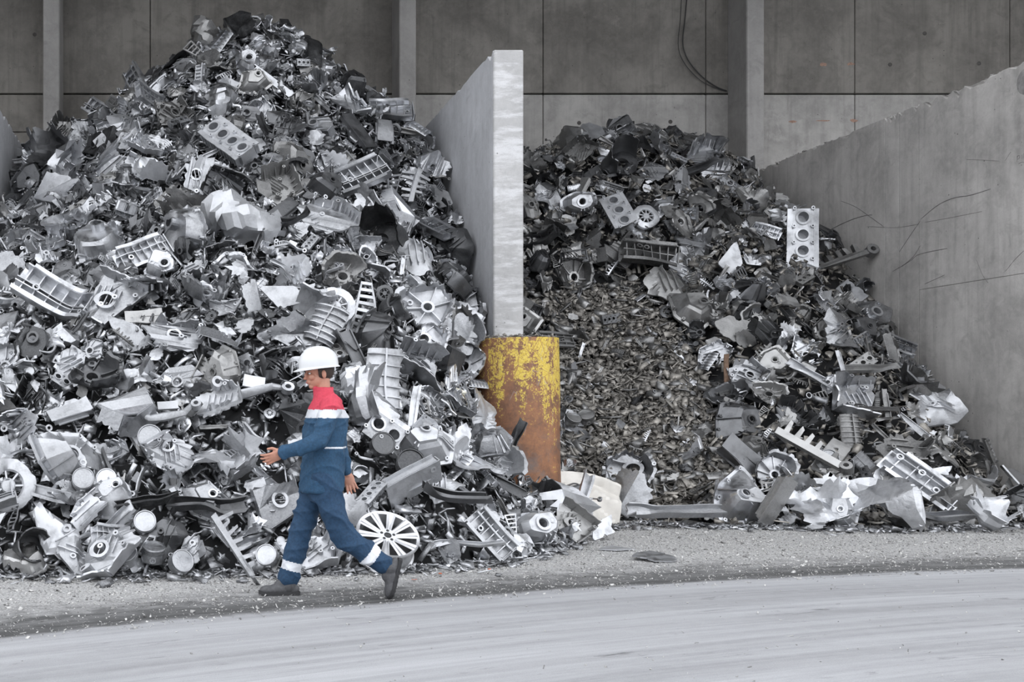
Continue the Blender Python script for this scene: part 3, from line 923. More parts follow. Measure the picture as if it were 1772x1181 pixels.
def b_housing(seed, clean=False):
    rng = np.random.default_rng(seed)
    n = 52
    th, R = poly_outline(rng, n, int(rng.integers(5, 9)), rng.uniform(0.65, 1.0))
    R = (R + np.roll(R, 1) + np.roll(R, -1)) / 3 * 0.32
    r0 = rng.uniform(0.036, 0.055); d = rng.uniform(0.10, 0.2); off = rng.uniform(-0.07, 0.07, 2)
    hf = np.ones(n)
    for _ in range(1 if clean else rng.integers(1, 4)):
        c = rng.integers(0, n); w = rng.integers(4, 13)
        for q in range(-w, w + 1):
            hf[(c + q) % n] = min(hf[(c + q) % n], rng.uniform(0.1, 0.75))
    hf = hf * (1 - 0.1 * rng.random(n))
    jag = 1 + rng.normal(0, 0.025, n)
    P = []
    floor = 0.012 * np.sin(3 * th + seed)
    for lev in range(9):
        if lev < 5:
            t = (0, 0.12, 0.35, 0.7, 1.0)[lev]
            r = r0 + (R * 0.74 - r0) * t; z = -d + floor * t
        elif lev == 5: r = R * 0.80; z = -d * (1 - 0.25 * hf)
        elif lev == 6: r = R * (0.80 + 0.05 * hf); z = -d * (1 - 0.75 * hf)
        elif lev == 7: r = R * (0.80 + 0.07 * hf); z = -d * (1 - hf)
        else: r = R * (0.82 + 0.16 * hf * (hf > 0.7)) * jag; z = -d * (1 - hf) + 0.004
        sh = (1, 1, 0.8, 0.25)[lev] if lev < 4 else 0
        P.append(np.stack([r * np.cos(th) + off[0] * sh, r * np.sin(th) + off[1] * sh, z + 0 * th], 1))
    P = np.array(P); P[:, :, 2] += d * 0.5
    z0 = -d * 0.5
    parts = [('shell', solid(P, 0.014, True))]
    V, F = ring(r0 * 0.98, r0 * 1.55, z0 - 0.07, z0 + rng.uniform(0.015, 0.05), 20)
    parts.append(('bearing_boss', (V + np.array((*off, 0)), F)))
    nr = rng.integers(4, 9)
    for k in range(nr):
        a = 2 * PI * k / nr + rng.uniform(-0.15, 0.15)
        Rm = float(np.interp(a % (2 * PI), th, R)) * 0.76
        q1 = np.array((math.cos(a), math.sin(a))); q0 = off + q1 * r0 * 1.45; q1 = q1 * Rm; L = np.linalg.norm(q1 - q0); a2 = math.atan2(*(q1 - q0)[::-1])
        V, F = box(L / 2, 0, z0 + 0.02, L, 0.008, rng.uniform(0.03, 0.06), 4)
        parts.append(('rib', (V @ np.array(Matrix.Rotation(a2, 3, 'Z')).T + np.array((*q0, 0)), F)))
    for k in range(rng.integers(5, 9)):
        a = rng.uniform(0, 2 * PI); i = int(a / (2 * PI) * n) % n
        if hf[i] < 0.8: continue
        V, F = ring(0.008, 0.019, d * 0.5 - 0.05, d * 0.5 + 0.012, 10)
        parts.append(('bolt_boss', (V + np.array((R[i] * 0.9 * math.cos(a), R[i] * 0.9 * math.sin(a), 0)), F)))
    if rng.random() < 0.7:
        a = rng.uniform(0, 2 * PI); i = int(a / (2 * PI) * n) % n
        V, F = ring(r0 * 0.4, r0 * 0.8, z0 - 0.01, z0 + 0.03, 14)
        rr = (r0 * 1.6 + R[i] * 0.72) / 2
        parts.append(('pin_boss', (V + np.array((rr * math.cos(a), rr * math.sin(a), 0)), F)))
    return finish(parts, warper(rng, 0.3, 0 if clean else rng.integers(0, 3), (15, 45), 0.1, 0.006 if clean else 0.022))

def b_ribbed(seed):
    rng = np.random.default_rng(seed)
    L, W, H = rng.uniform(0.52, 0.66), rng.uniform(0.2, 0.28), rng.uniform(0.06, 0.12)
    nx = 14
    mb = MB()
    mb.add(box(0, 0, -H / 2, L, W, 0.012, nx))
    for s in (-1, 1):
        mb.add(box(0, s * W / 2, 0, L * rng.uniform(0.85, 1), 0.012, H, nx))
        mb.add(box(0, s * (W / 2 + 0.016), H / 2, L * rng.uniform(0.7, 1), 0.036, 0.012, nx))
    if rng.random() < 0.6: mb.add(box(L / 2, 0, 0, 0.012, W, H))
    parts = [('tray', mb.get())]
    k = rng.integers(5, 9)
    for i in range(k):
        x = -L / 2 + L * (i + 0.7) / k
        parts.append(('rib', box(x, 0, -H * 0.12, 0.009, W, H * 0.76)))
    for i in range(rng.integers(1, 3)):
        parts.append(('long_rib', box(0, rng.uniform(-0.3, 0.3) * W, -H * 0.05, L * 0.96, 0.009, H * 0.85, nx)))
    for i in range(rng.integers(1, 4)):
        V, F = ring(0.016, 0.03, -H / 2, H * 0.45, 12)
        parts.append(('boss', (V + np.array((rng.uniform(-0.4, 0.4) * L, rng.uniform(-0.3, 0.3) * W, 0)), F)))
    return finish(parts, warper(rng, 0.35, rng.integers(0, 2), (12, 40), 0.12, 0.014, rng.uniform(-0.25, 0.25)))

def b_head(seed):
    rng = np.random.default_rng(seed)
    nb = int(rng.integers(2, 5)); w = rng.uniform(0.12, 0.15); W = w * rng.uniform(1.2, 1.5); H = rng.uniform(0.1, 0.15)
    L = nb * w
    mb = MB()
    for i in range(nb):
        mb.add(cell_plate(-L / 2 + w * (i + 0.5), 0, w, W, w * rng.uniform(0.3, 0.36), -H / 2, H / 2))
    mb.add(box(0, 0, -H / 2, L, W, 0.014, 4))
    parts = [('block', mb.get())]
    k = nb * 3
    for s in (-1, 1):
        for i in range(k):
            parts.append(('fin', box(-L / 2 + L * (i + 0.5) / k, s * (W / 2 + 0.014), -0.01, 0.008, 0.034, H * rng.uniform(0.6, 0.9))))
        parts.append(('rail', box(0, s * (W / 2 + 0.016), H / 2 - 0.006, L, 0.04, 0.014, 4)))
    for i in range(nb):
        V, F = ring(w * 0.3, w * 0.42, H / 2 - 0.002, H / 2 + 0.012, 18)
        parts.append(('bore_ring', (V + np.array((-L / 2 + w * (i + 0.5), 0, 0)), F)))
    for i in range(nb + 1):
        for s in (-1, 1):
            V, F = ring(0.007, 0.015, H / 2, H / 2 + 0.022, 9)
            parts.append(('bolt_boss', (V + np.array((-L / 2 + w * i, s * W * 0.42, 0)), F)))
    return finish(parts, warper(rng, 0.3, 0, (5, 10), 0.1, 0.012))

def b_gearbox(seed):
    """closed wedge-shaped casing with a flange, a round opening and ribs on the outside"""
    rng = np.random.default_rng(seed)
    n = 44
    th, R = poly_outline(rng, n, int(rng.integers(5, 8)), rng.uniform(0.6, 0.95))
    R = R * 0.31
    H = rng.uniform(0.16, 0.28); tp = rng.uniform(0.45, 0.7)
    off = rng.uniform(-0.08, 0.08, 2); ho = rng.uniform(-0.045, 0.045, 2)
    r0 = rng.uniform(0.032, 0.05)
    P = []
    for r, z, o in ((R * 1.0 , -H / 2, 0), (R * 1.02, -H / 2 + 0.016, 0), (R * 0.88, -H / 2 + 0.018, 0), (R * 0.84, -H / 4, 0.25), (R * (tp + 0.12), H / 4, 0.75), (R * tp, H / 2 - 0.02, 1), (R * tp * 0.92, H / 2, 1), (r0 + 0 * R, H / 2 - 0.003, 1), (r0 * 0.97 + 0 * R, H / 2 - 0.09, 1)):
        h_ = ho if np.ptp(r) < 1e-9 else ho * 0
        P.append(np.stack([r * np.cos(th) + off[0] * o + h_[0], r * np.sin(th) + off[1] * o + h_[1], z + 0 * th], 1))
    parts = [('casing', solid(np.array(P)[::-1], 0.012, True))]
    V, F = ring(r0, r0 * 1.5, H / 2 - 0.01, H / 2 + rng.uniform(0.012, 0.035), 20)
    parts.append(('bearing_boss', (V + np.array((*(off + ho), 0)), F)))
    V, F = ring(r0 * 0.3, r0 * 0.62, H / 2 - 0.01, H / 2 + 0.02, 12)
    parts.append(('pin_boss', (V + np.array((off[0] + ho[0] + r0 * 2.1, off[1] + ho[1] + 0.01, -0.012)), F)))
    for k in range(rng.integers(5, 9)):
        a = rng.uniform(0, 2 * PI); i = int(a / (2 * PI) * n) % n
        p0 = np.array((R[i] * 0.9 * math.cos(a), R[i] * 0.9 * math.sin(a), -H / 2 + 0.02)); p1 = np.array((R[i] * tp * math.cos(a) + off[0], R[i] * tp * math.sin(a) + off[1], H / 2 - 0.01))
        tdir = np.array((-math.sin(a), math.cos(a), 0)) * 0.005; out = np.array((math.cos(a), math.sin(a), 0.4)) * 0.03
        Vr = np.array([p0 - tdir, p0 + tdir, p1 + tdir, p1 - tdir, p0 - tdir + out, p0 + tdir + out, p1 + tdir + out, p1 - tdir + out])
        parts.append(('rib', (Vr, [(0, 3, 2, 1), (4, 5, 6, 7), (0, 1, 5, 4), (1, 2, 6, 5), (2, 3, 7, 6), (3, 0, 4, 7)])))
    for k in range(8):
        a = 2 * PI * (k + 0.3) / 8; i = int(a / (2 * PI) * n) % n
        V, F = ring(0.007, 0.018, -H / 2 - 0.005, -H / 2 + 0.05, 9)
        parts.append(('bolt_boss', (V + np.array((R[i] * 0.93 * math.cos(a), R[i] * 0.93 * math.sin(a), 0)), F)))
    return finish(parts, warper(rng, 0.3, rng.integers(0, 2), (10, 35), 0.12, 0.024))

def b_plate(seed):
    rng = np.random.default_rng(seed)
    n = 40
    th, R = poly_outline(rng, n, int(rng.integers(4, 7)), rng.uniform(0.45, 0.9))
    R = R * 0.27 * (1 + torn_edge(rng, n))
    P = [np.stack([R * t * np.cos(th), R * t * np.sin(th), 0 * th], 1) for t in (0.004, 0.35, 0.7, 0.93, 1.0)]
    parts = [('plate', solid(np.array(P), rng.uniform(0.012, 0.02), True))]
    return finish(parts, warper(rng, 0.24, rng.integers(0, 2), (10, 50), 0.04, 0.01))

def b_sheet(seed, nf=7):
    rng = np.random.default_rng(seed)
    m = 15
    a = np.linspace(-0.3, 0.3, m)
    X, Y = np.meshgrid(a, a * rng.uniform(0.5, 0.9))
    X = X + rng.normal(0, 0.007, X.shape); Y = Y + rng.normal(0, 0.007, X.shape)
    for e in (0, -1):
        Y[e] += rng.normal(0, 0.028, m); X[:, e] += rng.normal(0, 0.028, m)
    Z = np.zeros_like(X)
    for _ in range(nf):
        q = rng.uniform(0, 2 * PI); c = rng.uniform(-0.2, 0.2)
        Z += rng.uniform(0.25, 0.75) * np.abs(X * math.cos(q) + Y * math.sin(q) - c) * rng.choice((-1, 1)) * 0.8
    Z -= Z.mean()
    parts = [('sheet', solid(np.stack([X, Y, Z], 2), 0.007))]
    return finish(parts, warper(rng, 0.3, 2, (25, 70), 0.04, 0.01))

def b_bracket(seed):
    rng = np.random.default_rng(seed)
    L = rng.uniform(0.3, 0.5); k = int(rng.integers(4, 8)); sp = rng.uniform(0.03, 0.06)
    two = rng.random() < 0.5
    up = []; dn = []
    fw = L / k
    for i in range(k):
        x = -L / 2 + fw * i; h = rng.uniform(0.05, 0.13); sl = rng.uniform(-0.02, 0.02)
        up += [(x + fw * 0.2, sp / 2), (x + fw * 0.28 + sl, sp / 2 + h), (x + fw * 0.62 + sl, sp / 2 + h * rng.uniform(0.8, 1)), (x + fw * 0.72, sp / 2)]
        if two and rng.random() < 0.7:
            h = rng.uniform(0.04, 0.11)
            dn += [(x + fw * 0.2, -sp / 2), (x + fw * 0.3 + sl, -sp / 2 - h), (x + fw * 0.65 + sl, -sp / 2 - h), (x + fw * 0.72, -sp / 2)]
    poly = [(-L / 2 - 0.02, -sp / 2)] + dn + [(L / 2 + 0.03, -sp * 0.7), (L / 2 + 0.045, sp * 0.3)] + up[::-1] + [(-L / 2 - 0.03, sp / 2)]
    parts = [('comb', extrude(poly, rng.uniform(0.018, 0.035)))]
    if rng.random() < 0.6:
        V, F = ring(0.018, 0.04, -0.025, 0.025, 14)
        parts.append(('eye', (V + np.array((L / 2 + 0.06, 0, 0)), F)))
    return finish(parts, warper(rng, 0.3, rng.integers(0, 2), (10, 40), 0.08, 0.02, rng.uniform(-0.5, 0.5)))

def b_piston(seed):
    rng = np.random.default_rng(seed)
    r = 0.085; h = rng.uniform(0.075, 0.11)
    prof = [(r * 0.86, -h / 2), (r * 0.97, -h / 2), (r * 0.97, h * 0.08)]
    z = h * 0.08
    for _ in range(3):
        prof += [(r * 0.9, z + 0.001), (r * 0.9, z + 0.006), (r, z + 0.007), (r, z + 0.012)]
        z += 0.012
    prof += [(r, h / 2 - 0.004), (r * 0.97, h / 2)]
    parts = [('skirt', lathe(prof, 28))]
    parts.append(('crown', lathe([(r * 0.97, h / 2), (r * 0.9, h / 2 + 0.001), (r * 0.86, h / 2 - rng.uniform(0.004, 0.012)), (r * 0.3, h / 2 - 0.010), (0.001, h / 2 - 0.009)], 28)))
    parts.append(('inner_wall', lathe([(r * 0.86, -h / 2), (r * 0.84, h * 0.2), (0.001, h * 0.22)], 20)))
    V, F = ring(0.014, 0.024, -0.02, 0.02, 12)
    for s in (-1, 1):
        V2 = V @ np.array(Matrix.Rotation(PI / 2, 3, 'X')).T + np.array((0, s * r * 0.86, -h * 0.18))
        parts.append(('pin_eye', (V2, F)))
    return [(nm, V, F) for nm, (V, F) in parts]

def b_flange(seed):
    rng = np.random.default_rng(seed)
    R0 = rng.uniform(0.13, 0.17); k = int(rng.integers(6, 11)); n = 40
    th, R = outline(rng, n, 0.02, 0.05, 1.0)
    R = R * R0 * 1.25
    P = [np.stack([r * np.cos(th), r * np.sin(th), z + 0 * th], 1) for r, z in ((R0 * 0.72 + 0 * R, 0), (R0 * 0.78 + 0 * R, 0.012), (R0 + 0 * R, 0.012), (R * 1.0, 0.0), (R * 1.02, -0.03))]
    parts = [('rim', solid(np.array(P), 0.016, True))]
    parts.append(('hub', lathe([(0.001, 0.02), (R0 * 0.3, 0.02), (R0 * 0.36, 0.012), (R0 * 0.38, -0.02)], 20)))
    for i in range(k):
        V, F = box(R0 * 0.56, 0, 0.003, R0 * 0.42, 0.014, 0.022)
        parts.append(('spoke', (V @ np.array(Matrix.Rotation(2 * PI * i / k, 3, 'Z')).T, F)))
    return finish(parts, warper(rng, 0.2, rng.integers(0, 2), (10, 50), 0.05, 0.01))

def b_pipe(seed):
    rng = np.random.default_rng(seed)
    r = rng.uniform(0.03, 0.055); Rb = rng.uniform(0.12, 0.2); a1 = rng.uniform(0.8, 1.9)
    path = [(-0.14, 0, 0)] + [(Rb * math.sin(a), 0, Rb - Rb * math.cos(a)) for a in np.linspace(0, a1, 8)]
    P = [Vector(p) for p in path]
    rows = []
    for i, p in enumerate(P):
        t = (P[min(i + 1, len(P) - 1)] - P[max(i - 1, 0)]).normalized(); u = Vector((0, 1, 0)); w = t.cross(u)
        rr = r * (1 + 0.12 * math.sin(i * 1.3 + seed))
        rows.append([tuple(p + u * (math.cos(q) * rr) + w * (math.sin(q) * rr)) for q in np.linspace(0, 2 * PI, 14, endpoint=False)])
    V, F = solid(np.array(rows), 0.009, True)
    parts = [('pipe', (V, F))]
    V, F = ring(r, r * 1.75, -0.008, 0.012, 16)
    parts.append(('flange', (V @ np.array(Matrix.Rotation(PI / 2, 3, 'Y')).T + np.array((-0.14, 0, 0)), F)))
    out = finish(parts, warper(rng, 0.3, 1, (10, 40), 0.1, 0.015))
    c = np.vstack([v for _, v, _ in out]).mean(0)
    return [(a, v - c, f) for a, v, f in out]

def b_channel(seed):
    rng = np.random.default_rng(seed)
    L = rng.uniform(0.45, 0.75); w = rng.uniform(0.05, 0.1); h = rng.uniform(0.03, 0.07); n = 16
    sec = [(-w / 2 - 0.025, h), (-w / 2, h), (-w / 2, 0), (0, -0.004), (w / 2, 0), (w / 2, h * rng.uniform(0.5, 1))]
    rows = []
    for i, x in enumerate(np.linspace(-L / 2, L / 2, n)):
        row = []
        for y, z in sec:
            e = rng.normal(0, 0.018) if i in (0, n - 1) else 0
            row.append((x + e, y * (1 + 0.1 * math.sin(x * 9)), z))
        rows.append(row)
    parts = [('profile', solid(np.array(rows), 0.009))]
    return finish(parts, warper(rng, 0.35, rng.integers(1, 3), (8, 35), 0.15, 0.018, rng.uniform(-0.4, 0.4)))

def b_drum(seed):
    rng = np.random.default_rng(seed)
    r = rng.uniform(0.09, 0.14); L = rng.uniform(0.16, 0.3); a1 = rng.uniform(3.2, 5.2); n = 22
    rows = []
    for i, z in enumerate(np.linspace(-L / 2, L / 2, 7)):
        rr = r * (1 + (0.08 if i in (0, 6) else 0)) * (1 + 0.03 * math.sin(i * 2.1))
        rows.append([(rr * math.cos(a), rr * math.sin(a), z + (rng.normal(0, 0.016) if i in (0, 6) else 0)) for a in np.linspace(0, a1, n)])
    parts = [('drum', solid(np.array(rows), 0.010))]
    parts.append(('end_disc', lathe([(r * 0.98, -L / 2 + 0.03), (r * 0.98, -L / 2 + 0.045), (r * 0.4, -L / 2 + 0.05), (r * 0.36, -L / 2 + 0.02), (r * 0.98, -L / 2 + 0.03)], 24)))
    return finish(parts, warper(rng, 0.3, 1, (10, 30), 0.1, 0.016))

def b_arm(seed):
    rng = np.random.default_rng(seed)
    L = rng.uniform(0.36, 0.52)
    pts = [(-L / 2, 0, 0)] + [(x, 0.06 * math.sin(x * 5 + seed), 0.05 * math.sin(x * 6)) for x in np.linspace(-L / 3, L / 3, 6)] + [(L / 2, 0.05, 0)]
    parts = [('arm', tube(pts, [0.022, 0.028, 0.034, 0.038, 0.036, 0.032, 0.028, 0.022], 8, True, 0.6))]
    for p, q in ((pts[0], -1), (pts[-1], 1)):
        V, F = ring(0.02, 0.042, -0.03, 0.03, 16)
        parts.append(('bushing', (V + np.array(p) + np.array((q * 0.035, 0, 0)), F)))
    V, F = box(0.02, 0.075, 0, 0.16, 0.09, 0.016, 5)
    parts.append(('web', (V, F)))
    return finish(parts, warper(rng, 0.3, rng.integers(0, 2), (10, 40), 0.1, 0.016))

def b_strip(seed):
    rng = np.random.default_rng(seed)
    L = rng.uniform(0.3, 0.6); w = rng.uniform(0.014, 0.03)
    n = 14; k1, k2 = rng.uniform(3, 11, 2)
    rows = []
    for x in np.linspace(-L / 2, L / 2, n):
        z = 0.04 * math.sin(k1 * x + seed) + 0.02 * math.sin(k2 * 2 * x); y = 0.03 * math.sin(k2 * x)
        ww = w * (1 + 0.3 * math.sin(9 * x + seed))
        rows.append([(x, y - ww, z), (x, y, z + 0.006), (x, y + ww, z)])
    return finish([('strip', solid(np.array(rows), 0.012))], warper(rng, 0.3, rng.integers(0, 3), (20, 60), 0.06, 0.012))

def b_slotted(seed):
    """tapering plate with a ladder of slots, finned edge"""
    rng = np.random.default_rng(seed)
    k = int(rng.integers(5, 8)); L = 0.42
    mb = MB()
    for s in (-1, 1):
        V, F = box(0, s * 0.11, 0, L, 0.03, 0.02, 8)
        V[:, 1] *= 1 - 0.7 * (V[:, 0] + L / 2) / L * 0.9
        mb.add((V, F))
    parts = [('rail', mb.get())]
    for i in range(k + 1):
        x = -L / 2 + L * i / k; w = 0.24 * (1 - 0.63 * i / k)
        parts.append(('rung', box(x, 0, 0, 0.026, w, 0.018)))
    return finish(parts, warper(rng, 0.3, 1, (8, 25), 0.15, 0.014, rng.uniform(-0.3, 0.3)))

def b_finned(seed):
    """half-round cover with fins across its back"""
    rng = np.random.default_rng(seed)
    L = rng.uniform(0.36, 0.5); r = rng.uniform(0.09, 0.13)
    rows = [[(x, r * 1.15 * math.cos(a), 0.55 * r * math.sin(a)) for a in np.linspace(0.15, PI - 0.15, 12)] for x in np.linspace(-L / 2, L / 2, 10)]
    parts = [('cover', solid(np.array(rows), 0.012))]
    k = int(rng.integers(6, 10))
    for i in range(k):
        x = -L / 2 + L * (i + 0.5) / k
        row = [[(x - 0.004, (r + q * 0.6) * 1.15 * math.cos(a), 0.55 * r * math.sin(a) + q) for a in np.linspace(0.3, PI - 0.3, 10)] for q in (0.0, rng.uniform(0.02, 0.035))]
        parts.append(('fin', solid(np.array(row), 0.008)))
    parts.append(('spine', box(0, 0, r * 0.55 + 0.016, L, 0.012, 0.034, 8)))
    out = finish(parts, warper(rng, 0.3, rng.integers(0, 2), (10, 30), 0.12, 0.012, rng.uniform(-0.3, 0.3)))
    return [(a, v - np.array((0, 0, r * 0.3)), f) for a, v, f in out]

# kind -> builder, number of variants, category, phrase
KINDS = {
    'torn_casting': (b_torn, 12, 'casting', 'torn casting'),
    'broken_case': (b_case, 12, 'casing', 'broken box-shaped casing'),
    'housing_half': (b_housing, 9, 'housing', 'broken open housing'),
    'gearbox_casing': (b_gearbox, 7, 'casing', 'ribbed gearbox casing'),
    'ribbed_cover': (b_ribbed, 7, 'cover', 'long ribbed cover'),
    'cylinder_head': (b_head, 4, 'cylinder head', 'bored cylinder block'),
    'plate_fragment': (b_plate, 8, 'plate', 'flat torn plate'),
    'crumpled_sheet': (b_sheet, 7, 'sheet', 'crumpled metal sheet'),
    'comb_bracket': (b_bracket, 7, 'bracket', 'comb-shaped bracket'),
    'piston': (b_piston, 3, 'piston', 'round engine piston'),
    'spoked_flange': (b_flange, 4, 'flange', 'round spoked flange'),
    'pipe_elbow': (b_pipe, 4, 'pipe', 'bent flanged pipe'),
    'channel_profile': (b_channel, 7, 'profile', 'bent channel profile'),
    'drum_shell': (b_drum, 4, 'drum', 'split drum shell'),
    'suspension_arm': (b_arm, 4, 'arm', 'ring-ended cast arm'),
    'metal_strip': (b_strip, 6, 'strip', 'twisted metal strip'),
    'slotted_plate': (b_slotted, 3, 'plate', 'tapering slotted plate'),
    'finned_cover': (b_finned, 4, 'cover', 'curved finned cover'),
}
PROTO = {}
PV = {}
MAINNAME = {}
def proto(kind, var, mat):
    """meshes of one variant: (joined mesh, [(part name, mesh), ...])"""
    key = (kind, var, mat)
    if key in PROTO: return PROTO[key]
    if (kind, var) not in MAINNAME:
        ki = list(KINDS).index(kind)
        MAINNAME[(kind, var)] = KINDS[kind][0](1000 * ki + var * 17 + 5)
    parts = MAINNAME[(kind, var)]
    ang = 32 if kind in ('piston', 'spoked_flange', 'pipe_elbow', 'drum_shell', 'suspension_arm', 'finned_cover') else 16
    mb = MB()
    for nm, V, F in parts: mb.add((V, F))
    joined = to_mesh(kind, *mb.get(), mat, ang)
    each = [(nm, to_mesh(nm, V, F, mat, ang)) for nm, V, F in parts]
    PROTO[key] = (joined, each)
    return PROTO[key]

def basis(face, spin):
    """rotation whose local z looks along face and whose local x points at 'spin' degrees in the picture plane"""
    z = Vector(face).normalized()
    x = Vector((math.cos(math.radians(spin)), 0.0, math.sin(math.radians(spin))))
    x = x - z * x.dot(z)
    if x.length < 1e-3: x = z.orthogonal()
    x.normalize()
    y = z.cross(x)
    return Matrix((x, y, z)).transposed()

def piece(kind, var, mat, loc, rot3, scale, with_parts, label=None, group=None):
    joined, each = proto(kind, var % KINDS[kind][1], mat)
    # nudge the piece clear of walls, bollard and floor
    if joined.name not in PV: PV[joined.name] = np.array([v.co for v in joined.vertices])
    W = PV[joined.name] @ (np.array(rot3) * scale).T + np.array(loc)
    loc = Vector(loc)
    deep = W[:, 1] > Y_FRONT - 0.03
    if deep.any():
        x = W[deep, 0]; cx = loc.x
        lo, hi = (X_LEFT, X_DIV0) if cx < X_DIV0 + 0.1 else (X_DIV1, X_RIGHT)
        s = max(0, lo + 0.01 - x.min()) - max(0, x.max() - hi + 0.01)
        loc.x += s; W[:, 0] += s
    elif W[:, 0].max() > X_RIGHT:
        s = X_RIGHT - 0.01 - W[:, 0].max(); loc.x += s; W[:, 0] += s
    low = W[:, 2] < BOL_H
    r = np.hypot(W[:, 0] - BOL_X, W[:, 1] - BOL_Y)
    pen = BOL_R + 0.01 - r[low].min() if low.any() else 0
    if pen > 0:
        q = Vector((loc.x - BOL_X, loc.y - BOL_Y, 0)).normalized() * min(pen, 0.45)
        loc += q; W += np.array(q)
    if W[:, 2].min() < 0.004: loc.z += 0.004 - W[:, 2].min()
    m4 = Matrix.Translation(loc) @ rot3.to_4x4() @ Matrix.Diagonal((scale, scale, scale, 1))
    if with_parts and len(each) > 1:
        o = link(kind, None)
        o.matrix_world = m4
        for nm, me in each:
            link(nm, me, o)
    else:
        o = link(kind, joined)
        o.matrix_world = m4
    tag(o, label, KINDS[kind][2], group)
    return o

# ================================================================== alloy wheel
def make_wheel(loc, rot3):
    w = link('alloy_wheel', None)
    w.matrix_world = Matrix.Translation(loc) @ rot3.to_4x4()
    tag(w, 'silver ten-spoke alloy car wheel leaning at the foot of the left heap', 'wheel')
    R = 0.272
    barrel = [(R * 0.90, -0.008), (R * 0.985, 0.004), (R, -0.004), (R * 1.0, -0.016), (R * 0.95, -0.022), (R * 0.935, -0.05), (R * 0.86, -0.075), (R * 0.86, -0.11), (R * 0.93, -0.145), (R * 0.94, -0.185), (R * 1.0, -0.195), (R * 1.0, -0.212), (R * 0.97, -0.212), (R * 0.92, -0.195), (R * 0.9, -0.15), (R * 0.835, -0.11), (R * 0.835, -0.07), (R * 0.88, -0.04), (R * 0.90, -0.008)]
    link('rim', to_mesh('rim', *lathe(barrel, 64), 'wheel', 35), w)
    for k in range(10):
        a = 2 * PI * k / 10 + 0.16
        mb = MB()
        rows = []
        for t in np.linspace(0, 1, 6):
            r = R * (0.20 + 0.74 * t); hw = R * (0.055 + 0.075 * t ** 1.3); z = -0.030 + 0.022 * t
            rows.append([(r, -hw, z - 0.004), (r, -hw * 0.72, z + 0.003), (r, -hw * 0.3, z - 0.004), (r, hw * 0.3, z - 0.004), (r, hw * 0.72, z + 0.003), (r, hw, z - 0.004)])
        V, F = solid(np.array(rows), 0.018)
        link('spoke', to_mesh('spoke', V @ np.array(Matrix.Rotation(a, 3, 'Z')).T, F, 'wheel', 30), w)
    hub = link('hub', to_mesh('hub', *lathe([(0.001, -0.024), (0.03, -0.024), (0.033, -0.018), (0.075, -0.018), (0.082, -0.026), (0.08, -0.06)], 40), 'wheel', 30), w)
    link('centre_bore', to_mesh('centre_bore', *lathe([(0.001, -0.0235), (0.024, -0.0235), (0.028, -0.0195), (0.03, -0.017)], 24), 'dark_hole', 30), hub)
    for k in range(5):
        a = 2 * PI * k / 5 + 0.3
        V, F = lathe([(0.001, -0.0165), (0.010, -0.0165), (0.0125, -0.0155), (0.0135, -0.0175)], 14)
        link('lug_hole', to_mesh('lug_hole', V + np.array((0.055 * math.cos(a), 0.055 * math.sin(a), 0)), F, 'dark_hole', 30), hub)
wp = np.array(sil(672, 924, 9.78))
make_wheel(Vector(wp), basis((0.13, -0.62, 0.77), -9))

